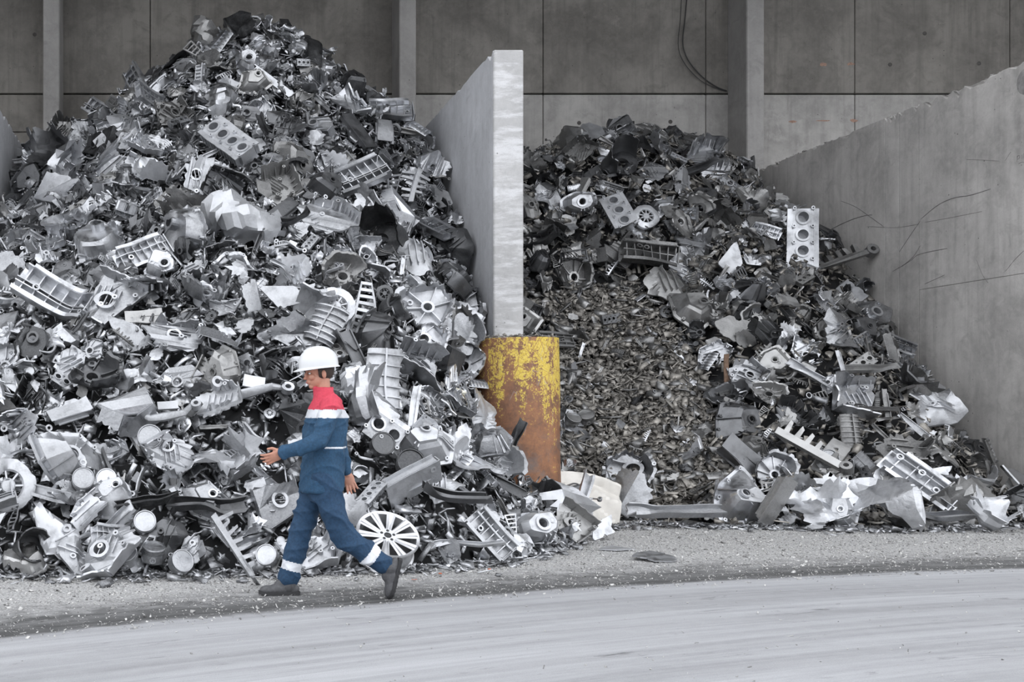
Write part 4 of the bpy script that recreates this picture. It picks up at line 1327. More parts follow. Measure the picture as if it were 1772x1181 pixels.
# ================================================================== pieces one can pick out in the photograph
NOM = {'broken_case': .52, 'torn_casting': .56, 'housing_half': .58, 'gearbox_casing': .54, 'ribbed_cover': .6, 'cylinder_head': .44, 'plate_fragment': .46, 'crumpled_sheet': .56, 'comb_bracket': .45, 'piston': .17, 'spoked_flange': .36, 'pipe_elbow': .32,
       'channel_profile': .6, 'drum_shell': .26, 'suspension_arm': .5, 'metal_strip': .45, 'slotted_plate': .42, 'finned_cover': .44}
F0 = (0, -0.85, 0.5); FL = (-0.4, -0.8, 0.45); FR = (0.4, -0.8, 0.45); FU = (0, -0.45, 0.9); FC = (0, -1, 0.1)
HERO = [
    # left heap
    ('housing_half', 0, 'alu', 828, 532, 92, (-0.05, -0.95, 0.3), 90, 'open housing with a dark round hole at the divider wall end above the bollard'),
    ('housing_half', 1, 'alu', 738, 602, 84, (0.05, -0.95, 0.25), 75, 'open housing shell with a dark round hole left of the bollard top'),
    ('housing_half', 2, 'alu', 812, 632, 84, (-0.5, -0.85, 0.2), 60, 'tilted housing shell with a round hole touching the bollard edge'),
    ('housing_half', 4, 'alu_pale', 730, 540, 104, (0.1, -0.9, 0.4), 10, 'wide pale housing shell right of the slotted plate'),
    ('ribbed_cover', 0, 'alu', 92, 535, 128, (0.15, -0.85, 0.5), -32, 'long ribbed tray cover slanting down on the left edge, mid slope'),
    ('broken_case', 0, 'alu_pale', 345, 318, 96, (0.0, -0.95, 0.25), 80, 'big pale pan-shaped casing high on the left heap'),
    ('cylinder_head', 0, 'alu_pale', 405, 268, 84, (-0.3, -0.8, 0.55), -52, 'pale finned block slanting down just below the peak of the left heap'),
    ('ribbed_cover', 1, 'alu', 617, 328, 104, (-0.1, -0.85, 0.55), 33, 'ribbed ladder-like cover slanting up toward the divider wall'),
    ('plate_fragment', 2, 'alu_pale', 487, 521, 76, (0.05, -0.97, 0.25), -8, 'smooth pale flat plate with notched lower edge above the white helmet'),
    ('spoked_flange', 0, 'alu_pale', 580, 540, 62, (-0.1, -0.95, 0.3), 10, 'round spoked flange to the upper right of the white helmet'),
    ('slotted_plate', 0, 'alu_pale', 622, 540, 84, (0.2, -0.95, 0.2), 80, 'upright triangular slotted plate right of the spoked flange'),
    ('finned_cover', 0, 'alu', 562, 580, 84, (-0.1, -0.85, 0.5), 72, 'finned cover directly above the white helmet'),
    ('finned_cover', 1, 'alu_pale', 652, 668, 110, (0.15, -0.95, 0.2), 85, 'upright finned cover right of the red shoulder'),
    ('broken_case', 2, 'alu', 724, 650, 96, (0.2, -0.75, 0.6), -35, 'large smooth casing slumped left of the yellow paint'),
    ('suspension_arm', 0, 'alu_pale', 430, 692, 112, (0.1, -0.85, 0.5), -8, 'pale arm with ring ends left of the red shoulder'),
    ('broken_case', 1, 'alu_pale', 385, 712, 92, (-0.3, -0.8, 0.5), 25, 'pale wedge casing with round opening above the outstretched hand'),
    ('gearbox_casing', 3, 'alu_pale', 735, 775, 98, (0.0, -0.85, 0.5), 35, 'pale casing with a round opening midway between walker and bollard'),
    ('cylinder_head', 1, 'alu', 655, 762, 100, (0.15, -0.9, 0.4), -38, 'dark-bored block slanting down behind the walking worker'),
    ('gearbox_casing', 4, 'alu_pale', 115, 792, 120, (0.3, -0.85, 0.4), -40, 'large bright casing with a dark barred opening in the lower left'),
    ('spoked_flange', 1, 'alu_pale', 12, 845, 76, (0.2, -0.95, 0.2), 0, 'round spoked flange cut by the left picture edge'),
    ('crumpled_sheet', 0, 'alu_pale', 345, 815, 104, (-0.35, -0.7, 0.6), 28, 'smooth curved pale sheet left of the worker leg'),
    ('channel_profile', 0, 'alu_dark', 358, 905, 132, (0, -0.55, 0.85), 3, 'long dark channel lying flat at the foot left of the worker'),
    ('channel_profile', 1, 'alu_dark', 775, 893, 150, (0, -0.6, 0.8), 2, 'long dark channel lying flat between the wheel and the bollard'),
    ('gearbox_casing', 5, 'alu', 352, 872, 82, (0.1, -0.85, 0.5), 20, 'casing with a gear-like round opening above the dark channel'),
    ('comb_bracket', 0, 'alu_pale', 392, 968, 92, (0.2, -0.9, 0.3), -60, 'pale comb bracket standing at the foot of the left heap'),
    ('torn_casting', 3, 'alu_pale', 345, 960, 92, (-0.3, -0.85, 0.4), 60, 'pale torn casting with ribs beside the comb bracket at the foot'),
    ('torn_casting', 1, 'alu_pale', 92, 925, 120, (0.3, -0.85, 0.4), -62, 'tall pale L-shaped casting at the foot of the left heap'),
    ('torn_casting', 6, 'alu_pale', 148, 895, 96, (0.1, -0.8, 0.6), 25, 'pale plate with a square notch at the lower left'),
    ('drum_shell', 0, 'alu_dark', 48, 955, 60, (0.3, -0.9, 0.3), 30, 'dark split drum lying at the lower left foot'),
    ('channel_profile', 2, 'alu_dark', 262, 890, 116, (-0.2, -0.6, 0.75), 18, 'dark bent channel crossing behind the lower left pistons'),
    ('torn_casting', 5, 'alu_dark', 280, 940, 100, (0, -0.8, 0.6), 40, 'dark folded casting above the three foot pistons'),
    ('piston', 0, 'alu', 222, 985, 40, (-0.1, -0.7, 0.7), 0, 'piston lying crown up, leftmost of the row at the foot'),
    ('piston', 1, 'alu', 262, 988, 38, (0.1, -0.35, 0.93), 0, 'piston with its side showing, middle of the row at the foot'),
    ('piston', 2, 'alu', 298, 984, 38, (0.4, -0.8, 0.4), 0, 'piston standing on edge, rightmost of the row at the foot'),
    ('piston', 0, 'alu', 258, 766, 40, (0.05, -0.95, 0.25), 0, 'piston facing outward in the lower slope above the pale casing'),
    ('piston', 1, 'alu', 252, 916, 36, (0, -0.9, 0.4), 0, 'rough-topped piston facing outward above the foot row'),
    ('piston', 2, 'alu', 143, 842, 36, (0.1, -0.9, 0.4), 0, 'piston facing outward, left of a close pair at the lower left'),
    ('piston', 0, 'alu', 190, 838, 34, (-0.1, -0.95, 0.3), 0, 'piston facing outward, right of a close pair at the lower left'),
    ('piston', 1, 'alu', 470, 968, 34, (-0.3, -0.9, 0.3), 0, 'piston just left of the reflective ankle band'),
    ('piston', 2, 'alu_dark', 652, 782, 38, (0.1, -0.9, 0.35), 0, 'dark round piston behind the walker back'),
    ('piston', 0, 'alu_dark', 702, 817, 44, (0.0, -0.9, 0.4), 0, 'dark piston crown above the alloy wheel'),
    ('suspension_arm', 1, 'alu_pale', 288, 735, 100, (0, -0.7, 0.7), 8, 'flat pale bar lying level on the lower left slope'),
    ('broken_case', 6, 'alu_pale', 290, 790, 90, (0.15, -0.9, 0.4), -20, 'broad pale casting right of the outward-facing piston'),
    ('broken_case', 5, 'alu', 190, 528, 110, (-0.1, -0.9, 0.4), 20, 'large folded pale casting in the middle of the left heap'),
    ('torn_casting', 4, 'alu_pale', 392, 535, 70, (0, -0.95, 0.3), 0, 'pale bent plate right of the large folded casting'),
    ('broken_case', 7, 'alu', 300, 600, 104, (0.1, -0.8, 0.6), 5, 'shallow open pan with torn rim in the middle of the left heap'),
    ('housing_half', 6, 'alu_dark', 170, 660, 104, (0, -0.7, 0.7), 25, 'dark open pan with bent rim on the lower left slope'),
    ('ribbed_cover', 2, 'alu', 245, 455, 92, (0.1, -0.85, 0.5), 30, 'ribbed cover with a round hole in the upper middle of the left heap'),
    ('housing_half', 7, 'alu', 125, 405, 92, (-0.1, -0.7, 0.7), 15, 'open pan with torn rim on the upper left slope'),
    ('crumpled_sheet', 2, 'alu_pale', 420, 400, 120, (-0.1, -0.75, 0.65), 12, 'wide bright sheet with a torn hole above mid slope'),
    ('broken_case', 8, 'alu', 560, 400, 100, (0.1, -0.8, 0.6), -30, 'bracket-like pale casting right of the bright torn sheet'),
    ('comb_bracket', 1, 'alu_pale', 712, 335, 76, (0, -0.95, 0.3), 75, 'pale comb bracket standing upright near the divider wall'),
    ('drum_shell', 1, 'alu_dark', 665, 425, 66, (-0.3, -0.8, 0.5), -30, 'dark split drum near the divider wall'),
    ('torn_casting', 7, 'alu_pale', 720, 460, 100, (0.0, -0.75, 0.65), 5, 'pale torn skirt-shaped casting above the open housings'),
    ('torn_casting', 8, 'alu_dark', 790, 440, 84, (-0.5, -0.85, 0.3), 70, 'dark folded casting pressed to the divider wall'),
    ('torn_casting', 9, 'alu_pale', 752, 848, 84, (0, -0.85, 0.5), 5, 'white-grey torn shell with hollow beneath left of the bollard'),
    ('gearbox_casing', 6, 'alu_pale', 922, 918, 92, (0.15, -0.9, 0.35), 10, 'bright engine casing with a black round hole at the bollard foot'),
    ('channel_profile', 3, 'alu_dark', 868, 850, 104, (-0.3, -0.8, 0.5), -40, 'dark beam leaning on the rusty bollard'),
    ('ribbed_cover', 3, 'alu', 838, 938, 100, (0.2, -0.85, 0.4), -55, 'ribbed grey cover lying at the foot before the bollard'),
    ('torn_casting', 10, 'alu_pale', 905, 955, 70, (0, -0.6, 0.8), -15, 'white torn casting on the ground before the bollard'),
    ('channel_profile', 4, 'alu_pale', 805, 965, 100, (0, -0.5, 0.85), -12, 'pale channel on the ground between wheel and bollard'),
    ('torn_casting', 11, 'alu', 505, 85, 60, (0.3, -0.9, 0.3), 60, 'bright torn casting sticking up right of the peak'),
    ('plate_fragment', 3, 'alu_dark', 420, 60, 60, (-0.2, -0.9, 0.4), 20, 'dark plate on the very peak of the left heap'),
    ('torn_casting', 4, 'alu', 605, 195, 84, (0.3, -0.85, 0.4), -60, 'long bright casting on the right shoulder below the peak'),
    # right heap
    ('cylinder_head', 2, 'alu_pale', 1378, 432, 88, (-0.25, -0.95, 0.15), 87, 'pale finned block standing upright in the right heap near its wall'),
    ('cylinder_head', 3, 'alu_pale', 1066, 382, 70, (-0.2, -0.9, 0.4), -72, 'pale finned block standing upright left of the spoked flange in the right heap'),
    ('spoked_flange', 2, 'alu_pale', 1110, 384, 44, (0, -0.95, 0.3), 0, 'round spoked flange in the upper right heap'),
    ('broken_case', 3, 'alu_pale', 1242, 500, 44, (0.4, -0.7, 0.6), 30, 'small bright box casing in the middle of the right heap'),
    ('gearbox_casing', 5, 'alu_dull', 1196, 545, 84, (-0.1, -0.8, 0.6), -15, 'grey casing with a round hole at the top edge of the fines'),
    ('plate_fragment', 5, 'alu_dull', 1260, 580, 70, (0.1, -0.85, 0.5), 30, 'grey crinkled plate right of the holed casing'),
    ('gearbox_casing', 1, 'alu', 1275, 880, 96, (0.1, -0.85, 0.5), -15, 'casing with a black round hole at the foot of the right heap'),
    ('housing_half', 3, 'alu', 1085, 822, 104, (-0.2, -0.85, 0.45), -60, 'twisted casting with a deep hole lying right of the white sheet'),
    ('housing_half', 8, 'alu', 1330, 818, 72, (-0.1, -0.95, 0.3), 0, 'housing with a black round hole left of the long comb casting'),
    ('comb_bracket', 2, 'alu_dull', 1382, 800, 100, (0, -0.85, 0.5), -50, 'long toothed casting slanting down in the lower right heap'),
    ('ribbed_cover', 4, 'alu', 1580, 848, 116, (-0.1, -0.85, 0.5), -52, 'ribbed ladder cover slanting down at the lower right'),
    ('piston', 1, 'alu', 1418, 806, 30, (0.0, -0.9, 0.4), 0, 'round rough disc in the lower right heap'),
    ('piston', 2, 'alu_dull', 980, 742, 26, (0.2, -0.7, 0.7), 0, 'small piston beside the bollard right edge in the fines'),
    ('piston', 0, 'alu_dull', 1014, 740, 26, (-0.2, -0.6, 0.75), 0, 'small piston second from the bollard in the fines'),
    ('crumpled_sheet', 3, 'alu', 1420, 895, 84, (0, -0.85, 0.5), 0, 'zigzag folded pale sheet at the foot of the right heap'),
    ('crumpled_sheet', 4, 'alu', 1500, 905, 84, (0.1, -0.85, 0.5), -20, 'folded grey sheet right of the zigzag sheet'),
    ('crumpled_sheet', 5, 'alu_dull', 1660, 890, 110, (-0.1, -0.85, 0.5), 12, 'dark folded sheet at the foot near the right wall'),
    ('crumpled_sheet', 6, 'alu_pale', 1700, 920, 70, (0, -0.5, 0.85), 5, 'flat pale sheet lying at the foot near the right wall'),
    ('comb_bracket', 3, 'alu_dull', 1452, 470, 104, (0, -0.85, 0.5), 18, 'dark toothed casting reaching right from the upright block'),
    ('plate_fragment', 6, 'alu_pale', 1255, 455, 66, (0, -0.95, 0.3), 75, 'pale upright plate in the upper right heap'),
    ('torn_casting', 2, 'alu_dark', 1500, 465, 62, (0.2, -0.9, 0.3), 20, 'dark torn casting leaning at the right wall'),
    ('ribbed_cover', 5, 'alu_dull', 1115, 455, 92, (0, -0.85, 0.5), -12, 'dark ribbed cover lying across the upper right heap'),
    ('drum_shell', 2, 'alu_dark', 1075, 290, 44, (-0.2, -0.8, 0.5), 25, 'round drum-like shell near the crest of the right heap'),
    ('broken_case', 9, 'alu', 1235, 290, 84, (0.1, -0.8, 0.6), 0, 'shiny casing near the right end of the crest'),
    ('torn_casting', 7, 'alu_dull', 1150, 505, 90, (0, -0.75, 0.65), 10, 'dark fan-shaped torn casting above the fines'),
    ('torn_casting', 9, 'alu', 1440, 590, 84, (0.2, -0.8, 0.5), -48, 'bright bent strap casting in the middle right heap'),
    ('housing_half', 0, 'alu_dull', 1425, 580, 72, (0, -0.9, 0.4), 90, 'dark open housing with ring boss in the middle right heap'),
    ('broken_case', 11, 'alu', 1475, 705, 92, (0.1, -0.85, 0.5), 30, 'bright curved casting in the lower right heap'),
    ('torn_casting', 8, 'alu_pale', 1615, 720, 84, (0, -0.8, 0.6), -5, 'pale torn casting leaning by the right wall'),
    ('broken_case', 4, 'alu_dull', 1550, 790, 96, (0.1, -0.85, 0.5), 15, 'grey casing with round opening above the ladder cover'),
    ('broken_case', 10, 'alu', 1285, 660, 72, (0, -0.85, 0.5), 10, 'bright ribbed shell at the right border of the fines'),
    ('channel_profile', 5, 'alu_pale', 1160, 905, 136, (0, -0.6, 0.8), 8, 'long pale channel lying on the ground right of the white sheet'),
    ('channel_profile', 6, 'alu', 1625, 915, 90, (0, -0.5, 0.85), -4, 'flat channel on the ground before the right heap'),
    ('plate_fragment', 4, 'alu_pale', 1032, 925, 60, (0.3, -0.8, 0.4), 50, 'pale bent plate leaning before the white sheet'),
    ('plate_fragment', 7, 'alu_pale', 1070, 945, 64, (0, -0.35, 0.93), -8, 'flat plate lying on the gravel before the white sheet'),
    ('plate_fragment', 1, 'alu', 1130, 962, 76, (0.1, -0.35, 0.93), 6, 'flat grey plate lying farthest out on the gravel'),
]
HPX = []
for kind, var, mat, u, v, px, face, spin, lab in HERO:
    heap = HL if (u < 905 and v > 0 and not (u > 870 and v < 500)) else HR
    if 860 < u < 990 and v > 840: heap = HL
    p = heap.at(u, v)
    if 1000 < u < 1180 and v > 900:
        Y = FPX * CAM_H / (v + 8 - VPV); p = np.array(((u - VPU) * Y / FPX, Y, 0.0))
    sc = px * p[1] / FPX / NOM[kind] * 1.08
    fz = Vector(face).normalized()
    loc = Vector(p) + fz * (0.03 + 0.12 * sc)
    # keep clear of the walls and the bollard
    r = NOM[kind] * sc * 0.42
    if heap is HL and loc.y > Y_FRONT - 0.3: loc.x = max(min(loc.x, X_DIV0 - r * 0.75), X_LEFT + r * 0.6)
    if heap is HR: loc.x = min(loc.x, X_RIGHT - r * 0.8)
    if loc.z < r * 0.35: loc.z = r * 0.35
    if 1000 < u < 1180 and v > 940: loc = Vector(p) + Vector((0, 0, 0.02)); face = (0.02, -0.06, 1)
    big = True
    o = piece(kind, var, mat, loc, basis(face, spin), sc, big, lab, None)
    HPX.append((u, v, px))

# creamy crumpled sheet behind the bollard foot
V, F = None, None
rng = np.random.default_rng(77)
m = 21
a = np.linspace(-0.5, 0.5, m)
X, Y = np.meshgrid(a * 0.86, a * 0.78)
rr = np.sqrt((X + 0.2) ** 2 + (Y - 0.3) ** 2); an = np.arctan2(Y - 0.36, X + 0.22)
Z = 0.26 * np.abs(((an * 2.3) % 1.2) - 0.6) * rr + 0.12 * rr ** 2 + rng.normal(0, 0.003, X.shape)
Y = Y - 0.10 * (X / 0.4) ** 2 * (Y > 0.2)
o = link('creased_sheet', to_mesh('creased_sheet', *solid(np.stack([X, Y, Z], 2), 0.008), 'sheet_white', 20))
p = sil(1006, 868, 14.05)
o.matrix_world = Matrix.Translation(p) @ basis((0.1, -0.85, 0.5), -14).to_4x4()
tag(o, 'creamy white creased sheet standing against the right side of the bollard', 'sheet')

# ================================================================== scattered pieces
ROWS_L = [(115, 'peak'), (235, 'shoulder'), (370, 'upper slope'), (500, 'upper middle'), (620, 'lower middle'), (740, 'lower slope'), (860, 'low flank'), (2000, 'foot')]
def place_phrase(u, v, left):
    if left:
        row = next(t for q, t in ROWS_L if v < q)
        if v < 235: col = 'left side' if u < 300 else 'centre left' if u < 430 else 'centre right' if u < 560 else 'right side'
        else:
            col = 'at picture edge' if u < 130 else 'left of centre' if u < 270 else 'left of walker' if u < 440 else 'behind walker' if u < 610 else 'right of walker' if u < 730 else ('by divider wall' if v < 590 else 'by bollard')
        return 'left heap %s, %s' % (row, col)
    row = 'crest' if v < 300 else 'upper slope' if v < 400 else 'upper middle' if v < 500 else 'middle' if v < 600 else 'lower slope' if v < 720 else 'low flank' if v < 820 else 'foot'
    col = 'by divider wall' if u < 1010 else 'left of centre' if u < 1120 else 'centre' if u < 1230 else 'right of centre' if u < 1350 else 'toward right wall' if u < 1480 else 'by right wall'
    return 'right heap %s, %s' % (row, col)

def in_poly(u, v, poly):
    c = False; j = len(poly) - 1
    for i in range(len(poly)):
        (x1, y1), (x2, y2) = poly[i], poly[j]
        if (y1 > v) != (y2 > v) and u < (x2 - x1) * (v - y1) / (y2 - y1) + x1: c = not c
        j = i
    return c
FINES = [(905, 520), (1010, 490), (1110, 500), (1165, 560), (1215, 640), (1245, 720), (1290, 780), (1260, 840), (1150, 870), (1010, 840), (965, 800), (960, 600)]

TIERS = [  # (piece scale range, spacing, depth offset range, weights)
    ((0.85, 1.25), 0.47, (-0.06, 0.20), {'broken_case': 7, 'torn_casting': 5, 'housing_half': 1.8, 'gearbox_casing': 1.6, 'ribbed_cover': 2.4, 'crumpled_sheet': 1.4, 'channel_profile': 1.8, 'plate_fragment': 1.6, 'finned_cover': 0.4, 'cylinder_head': 0.5}),
    ((0.5, 0.85), 0.32, (-0.06, 0.12), {'broken_case': 5, 'torn_casting': 5, 'housing_half': 1.4, 'gearbox_casing': 1.6, 'ribbed_cover': 2.4, 'crumpled_sheet': 2, 'channel_profile': 3, 'plate_fragment': 2.5, 'finned_cover': 0.8, 'cylinder_head': 1.0, 'comb_bracket': 2.2, 'drum_shell': 0.8, 'suspension_arm': 1.6, 'slotted_plate': 1.2, 'spoked_flange': 0.5, 'pipe_elbow': 0.8}),
    ((0.3, 0.55), 0.20, (-0.08, 0.10), {'broken_case': 2, 'torn_casting': 3, 'crumpled_sheet': 2.5, 'channel_profile': 3.5, 'plate_fragment': 4.5, 'comb_bracket': 3, 'drum_shell': 0.8, 'suspension_arm': 2.5, 'slotted_plate': 1.2, 'spoked_flange': 0.5, 'pipe_elbow': 1.2, 'metal_strip': 5, 'piston': 0.8, 'finned_cover': 0.8, 'cylinder_head': 0.8}),
]
COUNT = {}
for k, *_ in HERO: COUNT[k] = COUNT.get(k, 0) + 1
SCAT = []
for heap in (HL, HR):
    left = heap is HL
    rng = np.random.default_rng(101 if left else 202)
    x0, x1 = (-3.6, 4.6) if left else (4.3, 10.75)
    y0, y1 = (9.2, 19.3) if left else (12.6, 21.2)
    placed = np.zeros((0, 4))
    for ti, (srange, gap, off, wts) in enumerate(TIERS):
        names = list(wts); pw = np.array([wts[k] for k in names]); pw = pw / pw.sum()
        C = rng.uniform((x0, y0), (x1, y1), (12000, 2))
        Hh = heap.h(C[:, 0], C[:, 1]); Nn = heap.nrm(C[:, 0], C[:, 1])
        pts = np.zeros((0, 3))
        for (x, y), h, nn in zip(C, Hh, Nn):
            if h < 0.05: continue
            if rng.random() > 0.62 / max(nn[2], 0.62) * 1.0: pass
            u, v = proj((x, y, h))
            if u < -70 or u > 1840: continue
            sc = rng.uniform(*srange)
            m = 0.24 * sc
            if not allowed(heap, x, y, m * 0.85): continue
            if not left and 4.2 < x and u < 880: continue
            fines = (not left) and in_poly(u, v, FINES)
            if fines and (ti < 2 or rng.random() < 0.6): continue
            if any((u - a) ** 2 + (v - b) ** 2 < (px * (0.5, 0.42, 0.30)[ti]) ** 2 for a, b, px in HPX): continue
            if left and (u - 672) ** 2 + ((v - 950) * 1.0) ** 2 < (84, 78, 72)[ti] ** 2: continue
            if not left and (u - 1006) ** 2 + (v - 868) ** 2 < (70, 58, 50)[ti] ** 2: continue
            if h < 0.25 and ti == 0 and rng.random() < 0.5: continue
            if len(pts):
                if (((pts - (x, y, h)) ** 2).sum(1) < gap ** 2).any(): continue
            pts = np.vstack([pts, (x, y, h)])
            for _ in range(6):
                kind = rng.choice(names, p=pw)
                if COUNT.get(kind, 0) < 296: break
            else: continue
            COUNT[kind] = COUNT.get(kind, 0) + 1
            fc = nn * 0.75 + np.array((0, -0.45, 0)) + rng.normal(0, 0.46, 3)
            if fc[1] > 0.2: fc[1] *= -0.5
            flip = kind in ('housing_half', 'broken_case', 'ribbed_cover', 'torn_casting') and rng.random() < 0.38
            spin = rng.uniform(0, 360)
            rot = basis(fc, spin)
            if flip: rot = rot @ Matrix.Rotation(PI, 3, 'X')
            o_ = rng.uniform(*off)
            loc = Vector((x, y, h)) + Vector(nn) * o_
            rad = NOM[kind] * sc * 0.5
            loc.z = max(loc.z, rad * 0.45)
            if left: mat = rng.choice(('alu', 'alu_pale', 'alu_dark', 'alu_dull'), p=(0.48, 0.30, 0.14, 0.08) if v > 560 else (0.46, 0.14, 0.26, 0.14))  # more pale pieces low on the left heap, more dark ones higher up
            else: mat = rng.choice(('alu', 'alu_pale', 'alu_dark', 'alu_dull'), p=(0.20, 0.08, 0.24, 0.48))
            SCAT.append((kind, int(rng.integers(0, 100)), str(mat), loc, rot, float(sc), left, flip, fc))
SHADE = {'alu': 'grey', 'alu_pale': 'pale', 'alu_dark': 'dark', 'alu_dull': 'dull'}
LABS = {}
for s in SCAT:
    kind, var, mat, loc, rot, sc, left, flip, fc = s
    u, v = proj(loc)
    f = Vector(fc).normalized()
    pose = 'lying' if f.z > 0.72 else 'facing left' if f.x < -0.45 else 'facing right' if f.x > 0.45 else 'facing out'
    size = 'large' if sc > 0.85 else 'small' if sc < 0.45 else 'mid-sized'
    ph = KINDS[kind][3]
    lab = '%s %s %s %s, %s' % (size, SHADE[mat], ph, pose, place_phrase(u, v, left))
    LABS.setdefault(lab, []).append(s + (u, v))
for lab, items in LABS.items():
    items.sort(key=lambda q: q[-2])
    k = len(items)
    for i, (kind, var, mat, loc, rot, sc, left, flip, fc, u, v) in enumerate(items):
        with_parts = sc * FPX / loc.y > 105 and v > 330 and -20 < u < 1772
        if k == 1: l2 = lab
        elif k == 2: l2 = ('left one: ', 'right one: ')[i] + lab
        else: l2 = ('leftmost: ' if i == 0 else 'rightmost: ' if i == k - 1 else 'between others: ') + lab
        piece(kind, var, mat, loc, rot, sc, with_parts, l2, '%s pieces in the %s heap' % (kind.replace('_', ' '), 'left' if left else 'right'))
print('SCATTER', len(SCAT), COUNT)

# ================================================================== small fragments
def frag_templates(rng, k=14):
    out = []
    for i in range(k):
        typ = i % 5
        if typ in (0, 1):                         # jagged chip
            n = int(rng.integers(4, 7)); a = np.sort(rng.uniform(0, 2 * PI, n)); r = rng.uniform(0.3, 0.55, n)
            th = rng.uniform(0.04, 0.12)
            top = np.stack([r * np.cos(a), r * np.sin(a), 0 * a + th], 1); bot = top * (1, 1, -1)
            top[:, 2] += rng.normal(0, 0.06, n); bot[:, 2] = top[:, 2] - 2 * th
            V = np.vstack([top, bot]); T = []
            for q in range(1, n - 1): T += [(0, q, q + 1), (n, n + q + 1, n + q)]
            for q in range(n):
                w = (q + 1) % n; T += [(q, n + q, n + w), (q, n + w, w)]
        elif typ == 2:                            # bent strip
            w = rng.uniform(0.07, 0.16); th = 0.035; z = rng.uniform(-0.3, 0.3); V = []
            for x, zz in ((-0.6, 0), (0.0, z * 0.4), (0.6, -z)):
                V += [(x, -w, zz - th), (x, w, zz - th), (x, w, zz + th), (x, -w, zz + th)]
            V = np.array(V); T = []
            for s in (0, 4):
                for e in range(4):
                    a_, b_ = s + e, s + (e + 1) % 4
                    T += [(a_, b_, b_ + 4), (a_, b_ + 4, a_ + 4)]
            T += [(0, 2, 1), (0, 3, 2), (8, 9, 10), (8, 10, 11)]
        elif typ == 3:                            # rod
            V = []; n = 5
            for x in (-0.6, 0.6):
                for q in range(n): V.append((x, 0.06 * math.cos(q * 2 * PI / n), 0.06 * math.sin(q * 2 * PI / n) + 0.1 * x * x))
            V = np.array(V); T = []
            for q in range(n):
                w = (q + 1) % n; T += [(q, w, n + w), (q, n + w, n + q)]
            for q in range(1, n - 1): T += [(0, q + 1, q), (n, n + q, n + q + 1)]
        else:                                     # angle piece
            V = []; w = 0.3
            for x in (-0.4, 0.4):
                V += [(x, -w, 0), (x, 0, 0.22), (x, w, 0), (x, w, -0.07), (x, 0, 0.14), (x, -w, -0.07)]
            V = np.array(V, float); V += rng.normal(0, 0.05, V.shape); T = []
            for q in range(6):
                w_ = (q + 1) % 6; T += [(q, 6 + q, 6 + w_), (q, 6 + w_, w_)]
            T += [(0, 1, 4), (0, 4, 5), (1, 2, 3), (1, 3, 4), (6, 10, 7), (6, 11, 10), (7, 9, 8), (7, 10, 9)]
        out.append((np.asarray(V, float), np.asarray(T, int)))
    return out

def scatter_frags(rng, temps, P, N, size, tilt):
    """join copies of small templates, vectorised; P points, N normals, size per fragment"""
    Vs = []; Ts = []; base = 0
    which = rng.integers(0, len(temps), len(P))
    for k, (V, T) in enumerate(temps):
        i = np.nonzero(which == k)[0]
        if not len(i): continue
        z = N[i] + rng.normal(0, tilt, (len(i), 3)); z /= np.linalg.norm(z, axis=1, keepdims=True)
        x = rng.normal(0, 1, (len(i), 3)); x -= z * (x * z).sum(1, keepdims=True); x /= np.linalg.norm(x, axis=1, keepdims=True)
        y = np.cross(z, x)
        R = np.stack([x, y, z], 2) * size[i][:, None, None]
        W = np.einsum('nij,vj->nvi', R, V) + P[i][:, None]
        Vs.append(W.reshape(-1, 3))
        Ts.append((T[None] + (np.arange(len(i)) * len(V))[:, None, None] + base).reshape(-1, 3))
        base += len(i) * len(V)
    return np.vstack(Vs), np.vstack(Ts)

rng = np.random.default_rng(5)
TEMPS = frag_templates(rng, 20)
def heap_points(heap, n, fn=None, x=(-3, 4.5), y=(9.3, 19.2)):
    C = rng.uniform((x[0], y[0]), (x[1], y[1]), (n * 3, 2))
    h = heap.h(C[:, 0], C[:, 1])
    ok = h > 0.02
    ok &= np.array([allowed(heap, a, b, 0.11) for a, b in C])
    u = VPU + C[:, 0] * FPX / C[:, 1]; v = VPV - (h - CAM_H) * FPX / C[:, 1]
    ok &= (u > -320) & (u < 1800)
    if fn is not None: ok &= fn(u, v)
    ok &= ~(((u - 672) ** 2 + (v - 950) ** 2 < 62 ** 2) & (C[:, 1] < 11))
    C = C[ok][:n]; h = h[ok][:n]
    return np.column_stack([C, h]), heap.nrm(C[:, 0], C[:, 1])
P, N = heap_points(HL, 17000, None, (-4.2, 4.5))
V, T = scatter_frags(rng, TEMPS, P + N * rng.uniform(-0.2, 0.03, (len(P), 1)), N, rng.uniform(0.04, 0.19, len(P)), 0.6)
o = link('metal_fragments', fast_mesh('metal_fragments', V, T, 'frag'))
tag(o, 'small aluminium fragments filling the gaps of the left heap', 'scrap', kind='stuff')
fin = np.vectorize(lambda a, b: in_poly(a, b, FINES))
P, N = heap_points(HR, 7000, None, (4.3, 10.75), (13, 21))
V, T = scatter_frags(rng, TEMPS, P + N * rng.uniform(-0.16, 0.07, (len(P), 1)), N, rng.uniform(0.04, 0.17, len(P)), 0.55)
o = link('metal_fragments', fast_mesh('metal_fragments', V, T, 'frag_dull'))
tag(o, 'small dull fragments filling the gaps of the right heap', 'scrap', kind='stuff')
P, N = heap_points(HR, 26000, fin, (4.3, 9.5), (13, 19.5))
P, N = P[:17000], N[:17000]
V, T = scatter_frags(rng, TEMPS, P + N * rng.uniform(-0.20, 0.04, (len(P), 1)), N, rng.uniform(0.04, 0.15, len(P)) * 1.1, 0.34)
o = link('shredded_fines', fast_mesh('shredded_fines', V, T, 'frag_dull'))
tag(o, 'slope of shredded grey metal fines right of the bollard', 'scrap', kind='stuff')
